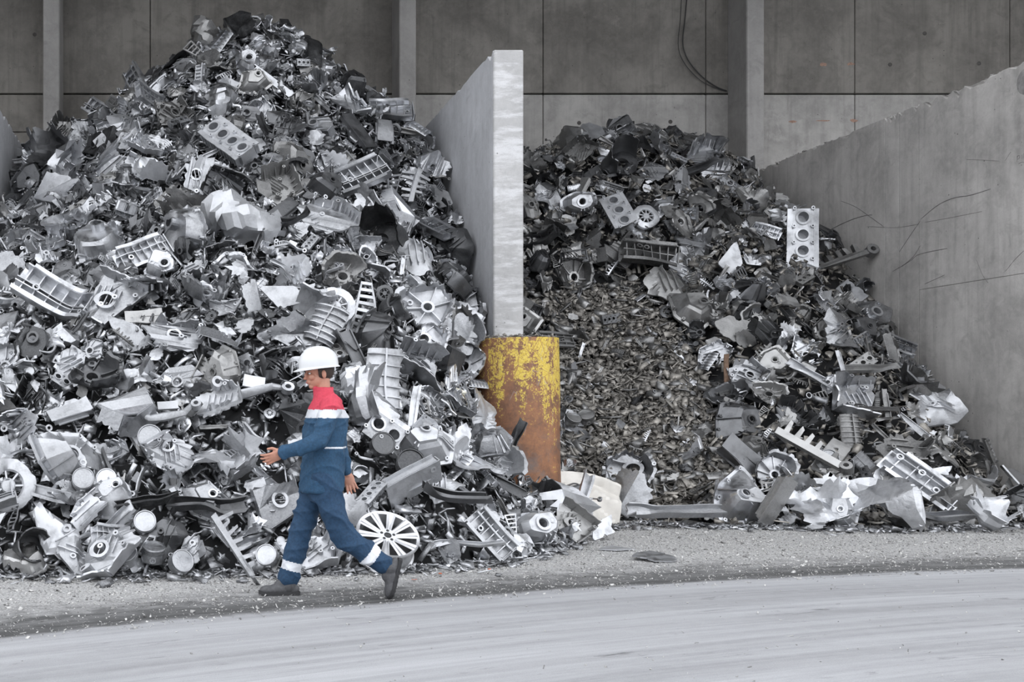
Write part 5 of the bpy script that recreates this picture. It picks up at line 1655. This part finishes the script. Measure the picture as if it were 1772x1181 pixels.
# the larger chips on the fines are pieces of their own
CH = {}
chips = [fast_mesh('metal_chip', Vt, Tt, 'alu_dull') for Vt, Tt in TEMPS]
P, N = heap_points(HR, 290, fin, (4.3, 9.5), (13, 19.5))
for i in range(len(P)):
    o = link('metal_chip', chips[i % len(chips)])
    f = N[i] + rng.normal(0, 0.4, 3)
    s = rng.uniform(0.12, 0.24)
    o.matrix_world = Matrix.Translation(Vector(P[i]) + Vector(N[i]) * 0.05) @ basis(f, rng.uniform(0, 360)).to_4x4() @ Matrix.Diagonal((s, s, s, 1))
    u, v = proj(P[i])
    r = 'top' if v < 560 else 'upper' if v < 640 else 'middle' if v < 710 else 'lower' if v < 780 else 'bottom'
    c = 'beside the bollard' if u < 1020 else 'left of centre' if u < 1080 else 'centre' if u < 1140 else 'right of centre' if u < 1200 else 'at the far right'
    form = ('jagged chip', 'jagged chip', 'bent sliver', 'thin rod', 'angle scrap')[(i % len(chips)) % 5]
    size = 'larger' if s > 0.19 else 'medium' if s > 0.15 else 'smaller'
    CH.setdefault('%s grey %s on the %s fines, %s' % (size, form, r, c), []).append((u, o))
for lab, items in CH.items():
    items.sort(key=lambda q: q[0])
    for i, (u, o) in enumerate(items):
        k = len(items)
        pre = '' if k == 1 else ('left one: ', 'right one: ')[i] if k == 2 else 'leftmost: ' if i == 0 else 'rightmost: ' if i == k - 1 else 'between others: '
        tag(o, pre + lab, 'chip', 'chips on the fines')

# grit and gravel on the ground before the heaps
def ground_pts(n, f):
    out = []
    while len(out) < n:
        x = rng.uniform(-2.2, 10.7); y = rng.uniform(5.6, 14.6)
        w = f(x, y)
        if rng.random() < w: out.append((x, y))
    return np.array(out)
def toe(x):
    return np.interp(x, [-4, -1.4, 0.3, 1.5, 2.4, 3.2, 3.9, 4.6, 5.5, 6.6, 7.6, 8.6, 9.6, 10.8], [9.3, 9.45, 9.5, 9.7, 10.0, 10.6, 11.5, 13.0, 13.6, 13.2, 12.95, 13.1, 13.4, 13.9])
def dens(x, y):
    r = math.hypot(x - TRK[0], y - TRK[1]) - TRK[2]
    if r < -0.15: return 0.010
    d = toe(x) - y
    k = 0.95 if -0.4 < d < 0.45 else 0.5 if d < 1.3 else 0.28
    if x > 3.5 and r > 0.5: k = max(k, 0.62)
    return k if d > -0.6 else 0
S = [t for t in TEMPS if len(t[0]) <= 12]
G = ground_pts(34000, dens)
P = np.column_stack([G, rng.uniform(0.0, 0.006, len(G))])
sz = rng.uniform(0.006, 0.022, len(G)) * np.where(rng.random(len(G)) < 0.06, 2.2, 1)
V, T = scatter_frags(rng, S, P, np.tile((0, 0, 1.0), (len(G), 1)), sz, 0.6)
M['grit'] = alu('pale_grit', 0.10, 0.42, 0.68, 0.75, 0.1, island=True, tint=(1.0, 0.985, 0.96), scale=20)
o = link('ground_grit', fast_mesh('ground_grit', V, T, 'grit'))
tag(o, 'pale grit and metal crumbs strewn on the yard before the heaps', 'grit', kind='stuff')
# loose slivers at the toe of the heaps
k = 1500
x = rng.uniform(-1.8, 10.6, k); y = toe(x) - np.abs(rng.normal(0, 0.22, k)) + 0.15
P = np.column_stack([x, y, rng.uniform(0.008, 0.03, k)])
V, T = scatter_frags(rng, TEMPS, P, np.tile((0, 0, 1.0), (k, 1)), rng.uniform(0.04, 0.15, k), 0.25)
o = link('loose_slivers', fast_mesh('loose_slivers', V, T, 'frag'))
tag(o, 'loose metal slivers lying along the foot of the heaps', 'scrap', kind='stuff')
# crumbs on top of the bollard and the right wall
P = []
for _ in range(160):
    a = rng.uniform(0, 2 * PI); r = math.sqrt(rng.random()) * 0.44
    P.append((BOL_X + r * math.cos(a) - 0.02, BOL_Y + r * math.sin(a), BOL_H + 0.02))
P = np.array(P)
V, T = scatter_frags(rng, TEMPS, P, np.tile((0, 0, 1.0), (len(P), 1)), rng.uniform(0.03, 0.11, len(P)), 0.3)
o = link('metal_crumbs', fast_mesh('metal_crumbs', V, T, 'frag_dull'))
tag(o, 'grey metal crumbs lying on top of the bollard', 'scrap', kind='stuff')
k = 420
y = rng.uniform(14.3, 21.6, k)
P = np.column_stack([X_RIGHT + rng.uniform(0.02, 0.3, k), y, WALL_H + rng.uniform(-0.01, 0.015, k)])
V, T = scatter_frags(rng, S, P, np.tile((0, 0, 1.0), (k, 1)), rng.uniform(0.02, 0.06, k) * np.where(np.abs(y - 20.3) < 0.4, 2.2, 1), 0.5)
o = link('wall_crumbs', fast_mesh('wall_crumbs', V, T, 'rubble'))
tag(o, 'concrete crumbs along the top of the right wall', 'rubble', kind='stuff')
# coloured bits
for i, (u, v, mat, nm, lab) in enumerate(((848, 988, 'rusty_red', 'plastic_chip', 'tiny orange chip on the grit nearest the wheel'), (762, 995, 'rusty_red', 'plastic_chip', 'tiny orange chip on the grit below the wheel'), (717, 1006, 'rusty_red', 'plastic_chip', 'tiny orange chip beside the lifted boot'))):
    Y = FPX * CAM_H / (v - VPV)
    o = link(nm, fast_mesh(nm, TEMPS[i][0], TEMPS[i][1], mat))
    o.matrix_world = Matrix.Translation(((u - VPU) * Y / FPX, Y, 0.012)) @ Matrix.Scale(0.035, 4)
    tag(o, lab, 'chip', 'orange chips on the grit')
for u, v, s, lab in ((643, 584, 0.085, 'small cream plastic lump above the finned cover'), (786, 690, 0.15, 'cream crumpled lump left of the bollard')):
    p = HL.at(u, v)
    Vl, Fl = lathe([(0.001, -0.4), (0.35, -0.33), (0.55, -0.05), (0.5, 0.2), (0.25, 0.36), (0.001, 0.4)], 12)
    Vl = Vl + np.random.default_rng(int(u)).normal(0, 0.05, Vl.shape)
    o = link('plastic_lump', to_mesh('plastic_lump', Vl * (1.2, 0.9, 0.8), Fl, 'cream', 50))
    o.matrix_world = Matrix.Translation(Vector(p) + Vector((0, -0.12, 0.06))) @ Matrix.Scale(s, 4)
    tag(o, lab, 'plastic', 'cream lumps in the left heap')
# rusty upright strip at the right border of the fines
p = HR.at(1245, 665)
o = link('rusty_strip', to_mesh('rusty_strip', *solid(np.array([[(w * 0.035, 0.01 * math.sin(z * 9), z) for w in (-1, 0, 1)] for z in np.linspace(-0.32, 0.32, 10)]), 0.014), 'rust_strip', 30))
o.matrix_world = Matrix.Translation(Vector(p) + Vector((0, -0.2, 0.08))) @ Euler((0.15, -0.1, 0.2)).to_matrix().to_4x4()
tag(o, 'rust-brown upright strip at the right border of the fines', 'strip')

# ================================================================== the walking worker
PX, PY = 0.80, 8.5
def remesh(V, F, voxel, smooth=6, fac=0.5):
    me = bpy.data.meshes.new('tmp'); me.from_pydata([tuple(v) for v in V], [], [tuple(f) for f in F]); me.update()
    ob = bpy.data.objects.new('tmp', me); COL.objects.link(ob)
    m = ob.modifiers.new('r', 'REMESH'); m.mode = 'VOXEL'; m.voxel_size = voxel; m.adaptivity = 0
    s = ob.modifiers.new('s', 'SMOOTH'); s.factor = fac; s.iterations = smooth
    dg = bpy.context.evaluated_depsgraph_get(); ev = ob.evaluated_get(dg); out = ev.to_mesh()
    n = len(out.vertices); co = np.empty(n * 3, np.float32); out.vertices.foreach_get('co', co)
    nr = np.empty(n * 3, np.float32); out.vertices.foreach_get('normal', nr)
    Fo = [tuple(p.vertices) for p in out.polygons]
    ev.to_mesh_clear(); bpy.data.objects.remove(ob); bpy.data.meshes.remove(me)
    return co.reshape(-1, 3).astype(float), nr.reshape(-1, 3).astype(float), Fo

def ell(c, r, n=18, m=12, rot=None):
    prof = [(max(math.sin(PI * i / m), 1e-4), -math.cos(PI * i / m)) for i in range(m + 1)]
    V, F = lathe(prof, n, True, True)
    V = V * np.array(r)
    if rot is not None: V = V @ np.array(rot).T
    return V + np.array(c), F

def limb(mb, pts, rad, n=18, flat=1.0):
    """tapered limb with round joints"""
    P = curve3(pts, 5 * (len(pts) - 1) + 1); t = np.linspace(0, len(rad) - 1, len(P)); R = np.interp(t, range(len(rad)), rad)
    mb.add(tube([tuple(p) for p in P], list(R), n, True, flat))
    for p, r in ((P[0], R[0]), (P[-1], R[-1])): mb.add(ell(p, (r, r, r)))

def curve3(pts, n):
    P = np.array(pts, float); t = np.linspace(0, len(P) - 1, n); i = np.minimum(t.astype(int), len(P) - 2); f = (t - i)[:, None]
    p0 = P[np.maximum(i - 1, 0)]; p1 = P[i]; p2 = P[i + 1]; p3 = P[np.minimum(i + 2, len(P) - 1)]
    cr = 0.5 * ((2 * p1) + (p2 - p0) * f + (2 * p0 - 5 * p1 + 4 * p2 - p3) * f ** 2 + (3 * p1 - p0 - 3 * p2 + p3) * f ** 3)
    return 0.45 * cr + 0.55 * (p1 + (p2 - p1) * f)

def rows_loft(rows, n=32):
    """stack of horizontal ellipses (z, xc, rx, ry)"""
    V = []; F = []
    for z, xc, rx, ry in rows:
        for i in range(n):
            a = 2 * PI * i / n
            V.append((xc + rx * math.cos(a), ry * math.sin(a), z))
    for j in range(len(rows) - 1):
        for i in range(n):
            a = j * n + i; b = j * n + (i + 1) % n
            F.append((a, b, b + n, a + n))
    F.append(tuple(range(n - 1, -1, -1))); F.append(tuple(range((len(rows) - 1) * n, len(rows) * n)))
    return np.array(V), F

# joints (x, y, z): y is measured from the walking line, minus is the near side
HEADC = np.array((1.035, 0.0, 1.652))
A_N = [(1.105, -0.165, 1.405), (1.005, -0.235, 1.155), (0.755, -0.225, 1.072)]     # near arm, swung forward
A_F = [(1.10, 0.165, 1.405), (1.195, 0.235, 1.145), (1.27, 0.205, 0.905)]          # far arm, swung back
L_F = [(1.05, 0.085, 0.87), (0.915, 0.085, 0.49), (0.812, 0.085, 0.10)]            # far leg, planted in front
L_N = [(1.06, -0.085, 0.87), (1.185, -0.095, 0.49), (1.50, -0.095, 0.245)]         # near leg, lifted behind

def hand(mb, wrist, d, width, curl):
    """palm and five fingers; width axis points to the thumb side, curl is the palm side"""
    d = Vector(d).normalized(); w = Vector(width); w = (w - d * w.dot(d)).normalized(); c = Vector(curl); c = (c - d * c.dot(d) - w * c.dot(w)).normalized()
    W = Vector(wrist)
    rot = Matrix((d, w, c)).transposed()
    mb.add(ell(W + d * 0.055, (0.058, 0.043, 0.017), 20, 12, rot))
    mb.add(ell(W + d * 0.03 + w * 0.02, (0.04, 0.025, 0.02), 16, 10, rot))
    limb(mb, [W - d * 0.03, W + d * 0.02], [0.027, 0.028], 14)
    for k, (off, ln, sp) in enumerate(((0.031, 0.074, 0.16), (0.011, 0.084, 0.05), (-0.010, 0.078, -0.06), (-0.030, 0.060, -0.17))):
        b = W + d * 0.088 + w * off
        d1 = (d + w * sp + c * 0.15).normalized(); d2 = (d + w * sp + c * 0.55).normalized(); d3 = (d * 0.8 + w * sp + c * 0.95).normalized()
        p1 = b + d1 * ln * 0.48; p2 = p1 + d2 * ln * 0.32; p3 = p2 + d3 * ln * 0.24
        limb(mb, [b - d1 * 0.02, p1, p2, p3], [0.0105, 0.0098, 0.009, 0.0075], 10)
    b = W + d * 0.03 + w * 0.03
    t1 = (d * 0.75 + w * 0.75 + c * 0.25).normalized(); t2 = (d + w * 0.25 + c * 0.3).normalized()
    limb(mb, [b - t1 * 0.015, b + t1 * 0.042, b + t1 * 0.042 + t2 * 0.035], [0.0135, 0.0115, 0.009], 10)

fwd = Vector((-math.cos(0.22), -math.sin(0.22), 0)); lft = Vector((0, 0, 1)).cross(fwd); tilt = Matrix.Rotation(0.10, 3, lft)
HB = tilt @ Matrix((fwd, lft, Vector((0, 0, 1)))).transposed()      # head frame: x forward, y person's left, z up
def hp(x, y, z): return tuple(HB @ Vector((x, y, z)) + Vector(HEADC))

mb = MB()
# head
for c, r in (((-0.012, 0, 0.035), (0.098, 0.077, 0.092)), ((0.022, 0, -0.050), (0.070, 0.060, 0.068)), ((0.058, 0, -0.098), (0.028, 0.028, 0.022)), ((0.070, 0, 0.018), (0.028, 0.056, 0.018)),
             ((0.070, 0.038, -0.030), (0.026, 0.026, 0.024)), ((0.070, -0.038, -0.030), (0.026, 0.026, 0.024)), ((0.098, 0, -0.020), (0.016, 0.009, 0.030)), ((0.107, 0, -0.036), (0.017, 0.014, 0.012)),
             ((0.088, 0, -0.066), (0.014, 0.026, 0.016)), ((-0.012, 0.078, -0.018), (0.018, 0.011, 0.032)), ((-0.012, -0.078, -0.018), (0.018, 0.011, 0.032))):
    V, F = ell((0, 0, 0), r, 20, 14)
    V = V + np.array(c)
    mb.add((V @ np.array(HB).T + HEADC, F))
limb(mb, [hp(-0.02, 0, -0.05), (1.065, 0, 1.50), (1.08, 0, 1.42)], [0.058, 0.058, 0.07])
mb.add(rows_loft([(0.80, 1.055, 0.10, 0.14), (0.95, 1.06, 0.11, 0.15), (1.10, 1.07, 0.10, 0.14), (1.30, 1.09, 0.11, 0.16), (1.42, 1.085, 0.085, 0.15), (1.46, 1.08, 0.06, 0.08)]))
for A, sgn in ((A_N, -1), (A_F, 1)):
    limb(mb, A, [0.052, 0.042, 0.028])
    dv = Vector(A[2]) - Vector(A[1])
    if sgn < 0: hand(mb, A[2], dv + Vector((0, 0, -0.035)), (-0.2, -0.35, 1), (0.1, 1, -0.25))
    else: hand(mb, A[2], dv, (-1, 0.1, -0.2), (0, -1, 0))
for L in (L_F, L_N): limb(mb, L, [0.085, 0.058, 0.042])
V, N, F = remesh(*mb.get(), 0.0048, 3, 0.5)
body = link('person', to_mesh('person', V - np.array((PX, 0, 0)), F, 'skin'))
body.data.shade_smooth()
body.location = (PX, PY, 0)
tag(body, 'worker in white helmet, red-shouldered blue workwear, striding to the left', 'person')

def cloth_folds(V, N, amp, seed, freq=26):
    """soft ridges that run across the limbs"""
    rng = np.random.default_rng(seed)
    out = np.zeros(len(V))
    for q in range(4):
        k = rng.normal(0, 1, 3) * np.array((0.8, 0.6, 1.0)); k = k / np.linalg.norm(k) * freq * rng.uniform(0.7, 1.5)
        w = rng.normal(0, 1, 3) * 7; w2 = rng.normal(0, 1, 3) * 4
        s = 1 - np.abs(np.sin(V @ k + 1.4 * np.sin(V @ w + q)))
        out += s ** 2 * np.clip(0.5 + 0.8 * np.sin(V @ w2 + 2 * q), 0, 1)
    return V + N * (amp * (out - out.mean()))[:, None]

def along(V, a, b):
    a = np.array(a); d = np.array(b) - a; L = np.linalg.norm(d); d = d / L
    t = (V - a) @ d
    return t, np.linalg.norm(V - a - t[:, None] * d, axis=1), L

def split(name_masks, V, F, root, smooth=True):
    C = np.array([V[list(f)].mean(0) for f in F])
    lab = np.zeros(len(F), int)
    for i, (nm, mat, fn, par) in enumerate(name_masks):
        if fn is not None: lab[fn(C)] = i
    made = {}
    for i, (nm, mat, fn, par) in enumerate(name_masks):
        idx = np.nonzero(lab == i)[0]
        if not len(idx): continue
        used = sorted({v for q in idx for v in F[q]}); mp = {v: k for k, v in enumerate(used)}
        me = to_mesh(nm, V[used] - np.array((PX, 0, 0)), [tuple(mp[v] for v in F[q]) for q in idx], mat)
        me.shade_smooth()
        o = link(nm, me, made[par] if par in made else root)
        made[nm] = o
    return made

# jacket
mb = MB()
mb.add(rows_loft([(0.765, 1.056, 0.156, 0.182), (0.785, 1.056, 0.168, 0.192), (0.90, 1.062, 0.165, 0.190), (1.05, 1.072, 0.155, 0.18), (1.2, 1.085, 0.160, 0.192), (1.33, 1.095, 0.152, 0.2), (1.41, 1.09, 0.118, 0.184), (1.465, 1.08, 0.088, 0.118), (1.505, 1.068, 0.078, 0.083), (1.545, 1.06, 0.080, 0.080)]))
for A in (A_N, A_F):
    d = (Vector(A[2]) - Vector(A[1])).normalized()
    limb(mb, [A[0], A[1], tuple(Vector(A[2]) - d * 0.01)], [0.083, 0.066, 0.047])
V, N, F = remesh(*mb.get(), 0.0065, 5, 0.5)
V = cloth_folds(V, N, 0.011, 3)
def arm_near(C):
    d = np.full(len(C), 9.0)
    for A in (A_N, A_F):
        for q in range(2):
            t, r, L = along(C, A[q], A[q + 1])
            d = np.minimum(d, np.where((t > (0.085 if q == 0 else -0.02)), r, 9))
    return d < 0.095
def band_arm(C):
    m = np.zeros(len(C), bool)
    for A in (A_N, A_F):
        t, r, L = along(C, A[0], A[1]); m |= (t > 0.085) & (t < 0.145) & (r < 0.11)
    return m
split([('jacket', 'blue', None, None),
       ('red_yoke', 'red', lambda C: C[:, 2] > 1.378, 'jacket'),
       ('chest_band', 'reflective', lambda C: (C[:, 2] > 1.318) & (C[:, 2] <= 1.378) & ~arm_near(C), 'jacket'),
       ('sleeve_band', 'reflective', lambda C: (C[:, 2] > 1.318) & (C[:, 2] <= 1.378) & arm_near(C), 'jacket'),
       ('waist_piping', 'reflective', lambda C: (C[:, 2] > 1.095) & (C[:, 2] <= 1.107) & ~arm_near(C), 'jacket')], V, F, body)

# trousers
mb = MB()
mb.add(rows_loft([(0.70, 1.055, 0.09, 0.14), (0.78, 1.055, 0.128, 0.168), (0.90, 1.058, 0.130, 0.170), (1.0, 1.065, 0.12, 0.16)]))
for L, low in ((L_F, 0.03), (L_N, 0.02)):
    d = (Vector(L[2]) - Vector(L[1])).normalized()
    limb(mb, [L[0], L[1], tuple(Vector(L[2]) - d * low)], [0.112, 0.086, 0.078])
V, N, F = remesh(*mb.get(), 0.0068, 5, 0.5)
V = cloth_folds(V, N, 0.012, 8, 24)
def band_leg(C):
    m = np.zeros(len(C), bool)
    for L in (L_F, L_N):
        t, r, ln = along(C, L[1], L[2]); m |= (t > ln - 0.155) & (t < ln - 0.09) & (r < 0.13)
    return m
split([('trousers', 'navy', None, None), ('shin_band', 'reflective', band_leg, 'trousers')], V, F, body)

# boots
def boot(ankle, heel_dir, up, nm='boot'):
    """heel_dir points from heel to toe, up away from the sole"""
    d = Vector(heel_dir).normalized(); u = Vector(up); u = (u - d * u.dot(d)).normalized(); s = u.cross(d)
    rot = Matrix((d, s, u)).transposed(); A = Vector(ankle)
    m4 = Matrix.Translation(A) @ rot.to_4x4()
    mb = MB()
    limb(mb, [(-0.015, 0, 0.04), (-0.012, 0, -0.03)], [0.056, 0.056])
    for c, r in (((-0.03, 0, -0.055), (0.062, 0.044, 0.042)), ((0.06, 0, -0.055), (0.09, 0.046, 0.042)), ((0.135, 0, -0.062), (0.075, 0.050, 0.036)), ((0.04, 0, -0.025), (0.06, 0.04, 0.045))):
        mb.add(ell(c, r))
    V, N, F = remesh(*mb.get(), 0.006, 5)
    V[:, 2] = np.maximum(V[:, 2], -0.078)
    V = V @ np.array(rot).T + np.array(A)
    b = link(nm, to_mesh(nm, V - np.array((PX, 0, 0)), F, 'boot'), body)
    b.data.shade_smooth()
    poly = []
    for x, w in ((-0.095, 0.018), (-0.085, 0.036), (-0.04, 0.043), (0.03, 0.038), (0.10, 0.048), (0.16, 0.050), (0.20, 0.034), (0.214, 0.014)): poly.append((x, w))
    poly = poly + [(x, -w) for x, w in poly[::-1]]
    V, F = extrude(poly[::-1], 0.026, -0.087)
    V[:, 2] += np.where(V[:, 0] > 0.13, (V[:, 0] - 0.13) * 0.12, 0)
    sl = link('sole', to_mesh('sole', V @ np.array(rot).T + np.array(A) - np.array((PX, 0, 0)), F, 'sole', 40), b)
    for x in np.linspace(-0.07, 0.18, 8):
        Vt, Ft = box(x, 0, -0.096, 0.016, 0.088 if x < 0.05 else 0.1, 0.008)
        link('tread', to_mesh('tread', Vt @ np.array(rot).T + np.array(A) - np.array((PX, 0, 0)), Ft, 'sole'), b)
boot((0.812, 0.085, 0.100), (-1, -0.05, 0), (0, 0, 1))
boot((1.51, -0.095, 0.225), (-0.22, 0.02, -0.95), (-0.95, 0, 0.25))

# helmet, hair, face details
hl = []
for i in range(11):
    a = PI / 2 * i / 10
    hl.append((math.cos(a) ** 0.85 if i < 10 else 0.002, math.sin(a)))
V, F = lathe([(1.0, -0.30), (1.005, -0.12)] + hl[0:], 40)
V = V * np.array((0.148, 0.122, 0.112)) + np.array((-0.004, 0, 0.075))
hm = link('helmet', to_mesh('helmet', V @ np.array(HB).T + HEADC - np.array((PX, 0, 0)), F, 'helmet', 50), body)
rim = []
n = 40
for r, z in ((0.98, 0.004), (1.0, -0.002), (1.07, -0.010), (1.07, -0.016), (0.98, -0.008)):
    for i in range(n):
        a = 2 * PI * i / n
        f = 1 + (0.24 * max(0, math.cos(a)) ** 2.2 if r > 1.02 else 0)
        rim.append((0.148 * r * f * math.cos(a) - 0.004, 0.122 * r * math.sin(a), 0.044 + z - (0.010 * max(0, math.cos(a)) ** 2 if r > 1.02 else 0)))
Fr = [(j * n + i, j * n + (i + 1) % n, (j + 1) * n + (i + 1) % n, (j + 1) * n + i) for j in range(4) for i in range(n)]
link('brim', to_mesh('brim', np.array(rim) @ np.array(HB).T + HEADC - np.array((PX, 0, 0)), Fr, 'helmet', 50), hm)
Vr, Fr = box(0, 0, 0, 0.2, 0.022, 0.012, 12)
Vr[:, 2] += 0.075 + 0.112 * np.sqrt(np.maximum(0, 1 - (Vr[:, 0] / 0.15) ** 2)) ** 0.9
link('ridge', to_mesh('ridge', Vr @ np.array(HB).T + HEADC - np.array((PX, 0, 0)), Fr, 'helmet', 40), hm)
V, F = ell((-0.020, 0, 0.012), (0.099, 0.081, 0.085), 24, 14)
keep = [f for f in F if V[list(f)].mean(0)[2] > -0.055 and V[list(f)].mean(0)[0] < 0.02]
link('hair', to_mesh('hair', V @ np.array(HB).T + HEADC - np.array((PX, 0, 0)), keep, 'hair', 50), body)
for s in (-1, 1):
    V, F = ell((0.0825, s * 0.031, -0.002), (0.0105, 0.012, 0.0065), 14, 10)
    e = link('eye', to_mesh('eye', V @ np.array(HB).T + HEADC - np.array((PX, 0, 0)), F, 'eye', 60), body)
    V, F = ell((0.0925, s * 0.031, -0.002), (0.003, 0.006, 0.006), 12, 8)
    link('iris', to_mesh('iris', V @ np.array(HB).T + HEADC - np.array((PX, 0, 0)), F, 'iris', 60), e)
    V, F = tube([hp(0.088, s * 0.012, 0.020), hp(0.09, s * 0.03, 0.025), hp(0.078, s * 0.05, 0.020)], [0.003, 0.005, 0.003], 8)
    link('eyebrow', to_mesh('eyebrow', V - np.array((PX, 0, 0)), F, 'hair', 60), body)
V, F = ell((0.1005, 0, -0.066), (0.005, 0.021, 0.006), 16, 8)
link('lips', to_mesh('lips', V @ np.array(HB).T + HEADC - np.array((PX, 0, 0)), F, 'lip', 60), body)
bpy.context.view_layer.update()
